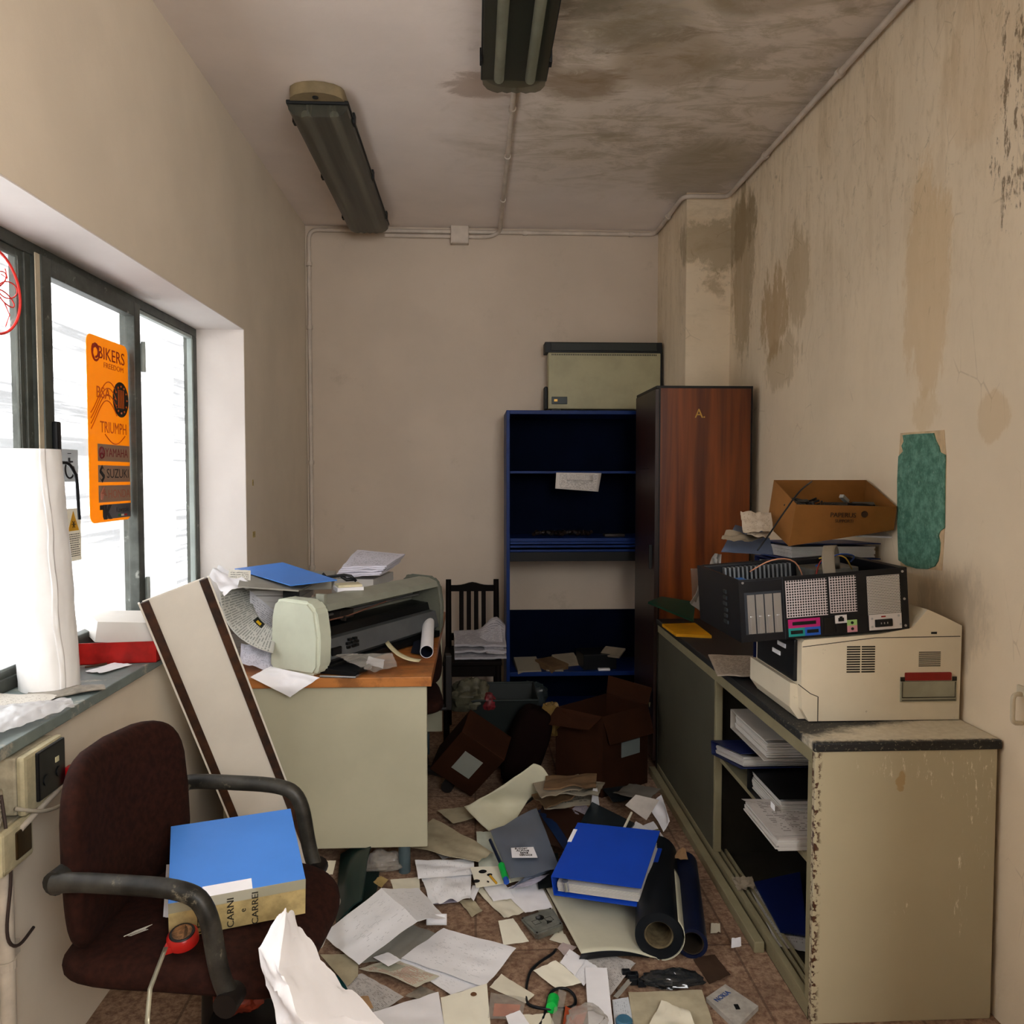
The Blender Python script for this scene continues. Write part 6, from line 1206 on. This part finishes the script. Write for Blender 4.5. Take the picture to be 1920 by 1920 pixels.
# curled cream sheet
K = [[(870, 1512, .10), (905, 1548, .05), (918, 1556, .04)], [(905, 1496, .14), (935, 1512, .09), (962, 1545, .05)], [(950, 1468, .20), (975, 1492, .13), (990, 1500, .10)], [(1000, 1432, .27), (1018, 1440, .25), (1034, 1466, .19)]]
KP = [[at(x, y, Z=z) for x, y, z in r] for r in K]
def cur(u, v):
    a_ = v*3; j = min(2, int(a_)); f_ = a_-j; k0 = (1-u)**2; k1 = 2*u*(1-u); k2 = u*u; g_ = lambda r: r[0]*k0+(r[1]*2-(r[0]+r[2])/2)*k1+r[2]*k2
    return g_(KP[j])*(1-f_)+g_(KP[j+1])*f_+V((0, 0, .006*noise.noise(V((u*3, v*5, 2)))))
tag(MB().grid(cur, 16, 26, .0025).build('curled_sheet', M('cream_foam', 'c5c1a8', .7, var=.04), smooth=True), 'stiff cream sheet curling up from the floor in front of the dark cartons', 'sheet')
card([(985, 1510), (1012, 1490), (1036, 1468), (1005, 1478)], (.08, .10, .16, .12), M('near_black_cover', '0c1012', .4), 'black shiny cover tucked beneath the curled cream sheet', 'cover', 'dark_cover', crump=.006, n=8)
# open brown carton
b4 = [V((.37, 3.70, 0)), V((.60, 3.56, 0)), V((.83, 3.80, 0)), V((.60, 3.98, 0))]; b4 = [at(1040, 1470, Z=0), at(1120, 1492, Z=0), at(1205, 1455, Z=0), at(1110, 1432, Z=0)]
b4 = [V((.38, 3.72, 0)), V((.575, 3.55, 0)), V((.82, 3.72, 0)), V((.66, 3.95, 0))]; t4 = [p+V((0, 0, .37)) for p in b4]
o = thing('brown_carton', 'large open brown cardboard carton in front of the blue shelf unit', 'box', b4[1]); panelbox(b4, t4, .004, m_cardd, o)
MB().hexa([t4[0], t4[1], t4[1]+V((0, 0, .004)), t4[0]+V((0, 0, .004))], [t4[0]+V((-.05, -.07, -.06)), t4[1]+V((-.07, -.06, -.04)), t4[1]+V((-.07, -.06, -.036)), t4[0]+V((-.05, -.07, -.056))]).build('flap', m_cardd, o)
MB().hexa([t4[2], t4[3], t4[3]+V((0, 0, .004)), t4[2]+V((0, 0, .004))], [t4[2]+V((.03, .05, .07)), t4[3]+V((.02, .07, .07)), t4[3]+V((.02, .07, .074)), t4[2]+V((.03, .05, .074))]).build('flap', m_cardd, o)
MB().hexa([t4[1], t4[2], t4[2]+V((0, 0, .004)), t4[1]+V((0, 0, .004))], [t4[1]+V((.03, -.02, -.12)), t4[2]+V((.02, -.03, -.12)), t4[2]+V((.022, -.034, -.12)), t4[1]+V((.034, -.024, -.12))]).build('flap', m_cardd, o)
dv = (b4[2]-b4[1]).normalized(); nv = V((dv.y, -dv.x, 0)); p = b4[1]+dv*.12+nv*.004; MB().hexa([p+V((0, 0, .16)), p+dv*.12+V((0, 0, .16)), p+dv*.12+V((0, 0, .16))-nv*.003, p+V((0, 0, .16))-nv*.003], [p+V((0, 0, .23)), p+dv*.12+V((0, 0, .23)), p+dv*.12+V((0, 0, .23))-nv*.003, p+V((0, 0, .23))-nv*.003]).build('shipping_label', printed('carton_label', '6e7674', '3c403f', 7, .6), o)
bag((.36, 3.74, .30), (.05, .05, .09), translu('amber_bag', '8a7040', .3, .2, .2), 'amber crumpled film hanging at the left of the large open carton', 31, n=24)
# second carton standing on its corner
mm = Matrix.Translation(V((-.02, 3.60, .20))) @ Matrix.Rotation(-.25, 4, 'Z') @ Matrix.Rotation(.35, 4, 'X') @ Matrix.Rotation(math.radians(38), 4, 'Y')
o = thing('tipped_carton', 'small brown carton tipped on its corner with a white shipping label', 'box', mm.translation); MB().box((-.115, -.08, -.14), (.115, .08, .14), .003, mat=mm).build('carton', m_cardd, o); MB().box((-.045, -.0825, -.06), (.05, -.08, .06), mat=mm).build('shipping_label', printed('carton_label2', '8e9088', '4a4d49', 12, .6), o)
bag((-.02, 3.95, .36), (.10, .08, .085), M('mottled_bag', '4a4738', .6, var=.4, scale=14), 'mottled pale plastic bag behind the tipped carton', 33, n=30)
tag(MB().grid(bagfn((.07, 3.90, .345), (.035, .03, .045), 40), 18, 18, .0006).build('red_wrapper', M('dull_red_wrap', '6a2026', .5, var=.4, scale=50), smooth=35), 'dull red wrapper on the mottled bag', 'wrapper')
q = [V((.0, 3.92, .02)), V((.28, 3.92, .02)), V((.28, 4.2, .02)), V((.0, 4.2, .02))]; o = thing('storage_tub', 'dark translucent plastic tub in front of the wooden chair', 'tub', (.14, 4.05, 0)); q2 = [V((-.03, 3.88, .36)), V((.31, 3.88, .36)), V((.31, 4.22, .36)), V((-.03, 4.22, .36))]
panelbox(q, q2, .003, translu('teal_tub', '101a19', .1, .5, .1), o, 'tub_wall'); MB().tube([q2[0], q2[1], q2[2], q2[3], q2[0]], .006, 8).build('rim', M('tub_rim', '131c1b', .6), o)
o = thing('dark_cushion', 'dark brown upholstered block leaning between the two cartons', 'cushion', (.22, 3.72, 0)); mm = Matrix.Translation(V((.24, 3.72, .19))) @ Matrix.Rotation(.35, 4, 'Y')  # dark upholstered chair part, built as a single cushion
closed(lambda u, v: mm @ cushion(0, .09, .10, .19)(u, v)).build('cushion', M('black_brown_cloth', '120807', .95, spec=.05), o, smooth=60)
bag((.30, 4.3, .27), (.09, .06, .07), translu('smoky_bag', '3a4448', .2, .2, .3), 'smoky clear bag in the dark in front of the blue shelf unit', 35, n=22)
c = at(1207, 1315, Y=3.95); tag(MB().prism([(GX0-.006, c.y-.02, c.z), (GX0-.006, c.y+.02, c.z-.01), (GX0-.006, c.y, c.z-.03)], (-.002, 0, 0)).build('door_sticker', M('ivory', '')), 'tiny pale scrap stuck low on the wooden cabinet door', 'sticker')
for o_ in list(S.collection.objects):
    if o_.type == 'MESH' and len(o_.data.vertices) == 0: bpy.data.objects.remove(o_)
# rest the floor things on the floor when a sight line put them slightly low

for px_, zz_, mm_, lb in (([(905, 1600), (930, 1660), (985, 1650), (960, 1590)], .03, CRM, 'cream sheet lying under the lower corner of the translucent folder'),
    ([(1000, 1610), (1010, 1668), (1050, 1660), (1046, 1600)], .03, M('dark_slate_cover', ''), 'black card wedged between the translucent folder and the blue binder'),
    ([(820, 1520), (850, 1545), (905, 1530), (880, 1512)], .03, CRM2, 'dull cream sheet in the shade left of the curled cream sheet'),
    ([(808, 1590), (830, 1612), (870, 1604), (850, 1585)], .02, PRD, 'dirty page under the wide cardboard sheet by the desk leg'),
    ([(1100, 1560), (1140, 1600), (1200, 1592), (1170, 1545)], .03, PRD, 'dirty form underneath the far edge of the blue binder'),
    ([(1180, 1560), (1215, 1600), (1250, 1580), (1225, 1540)], .02, PRN, 'printed page behind the ends of the two film rolls'),
    ([(1130, 1480), (1150, 1505), (1190, 1498), (1175, 1474)], .04, M('dark_slate_cover', ''), 'black scrap in front of the large brown carton'),
    ([(1205, 1560), (1225, 1610), (1245, 1600), (1235, 1555)], .05, M('yellow_grey_strip', '7d7556', .7), 'narrow yellowish patterned strip behind the black roll'),
    ([(1000, 1700), (1060, 1760), (1040, 1700), (1020, 1665)], .004, CRM, 'cream slip beneath the edge of the unrolled vinyl'),
    ([(905, 1662), (925, 1690), (965, 1684), (945, 1655)], .022, P1, 'small blank page lying across the cream sheet by the blotted page'),
    ([(1300, 1800), (1330, 1845), (1370, 1830), (1340, 1790)], .004, M('dark_brown_scrap', '3c2a1e', .8), 'dark brown scrap on the floor below the navy film roll'),
    ([(980, 1905), (1000, 1945), (1045, 1935), (1030, 1900)], .008, CRM, 'cream slip under the cable loop at the bottom edge'),
    ([(655, 1870), (668, 1900), (700, 1890), (690, 1868)], .02, M('tan_scrap', ''), 'tan scrap on the dirt-spattered sheet in the left foreground'),
    ([(760, 1868), (800, 1880), (822, 1862), (790, 1850)], .008, M('dirty_magazine', ''), 'grey brown card showing between the leaflet and the white sheet at the bottom'),
    ([(860, 1690), (885, 1720), (905, 1708), (884, 1686)], .006, CRM2, 'small dirty slip on the bare floor right of the tented document')):
    paper(px_, mm_, lb, 'paper', 'paper_sheet', z=zz_, crump=.004, n=8)
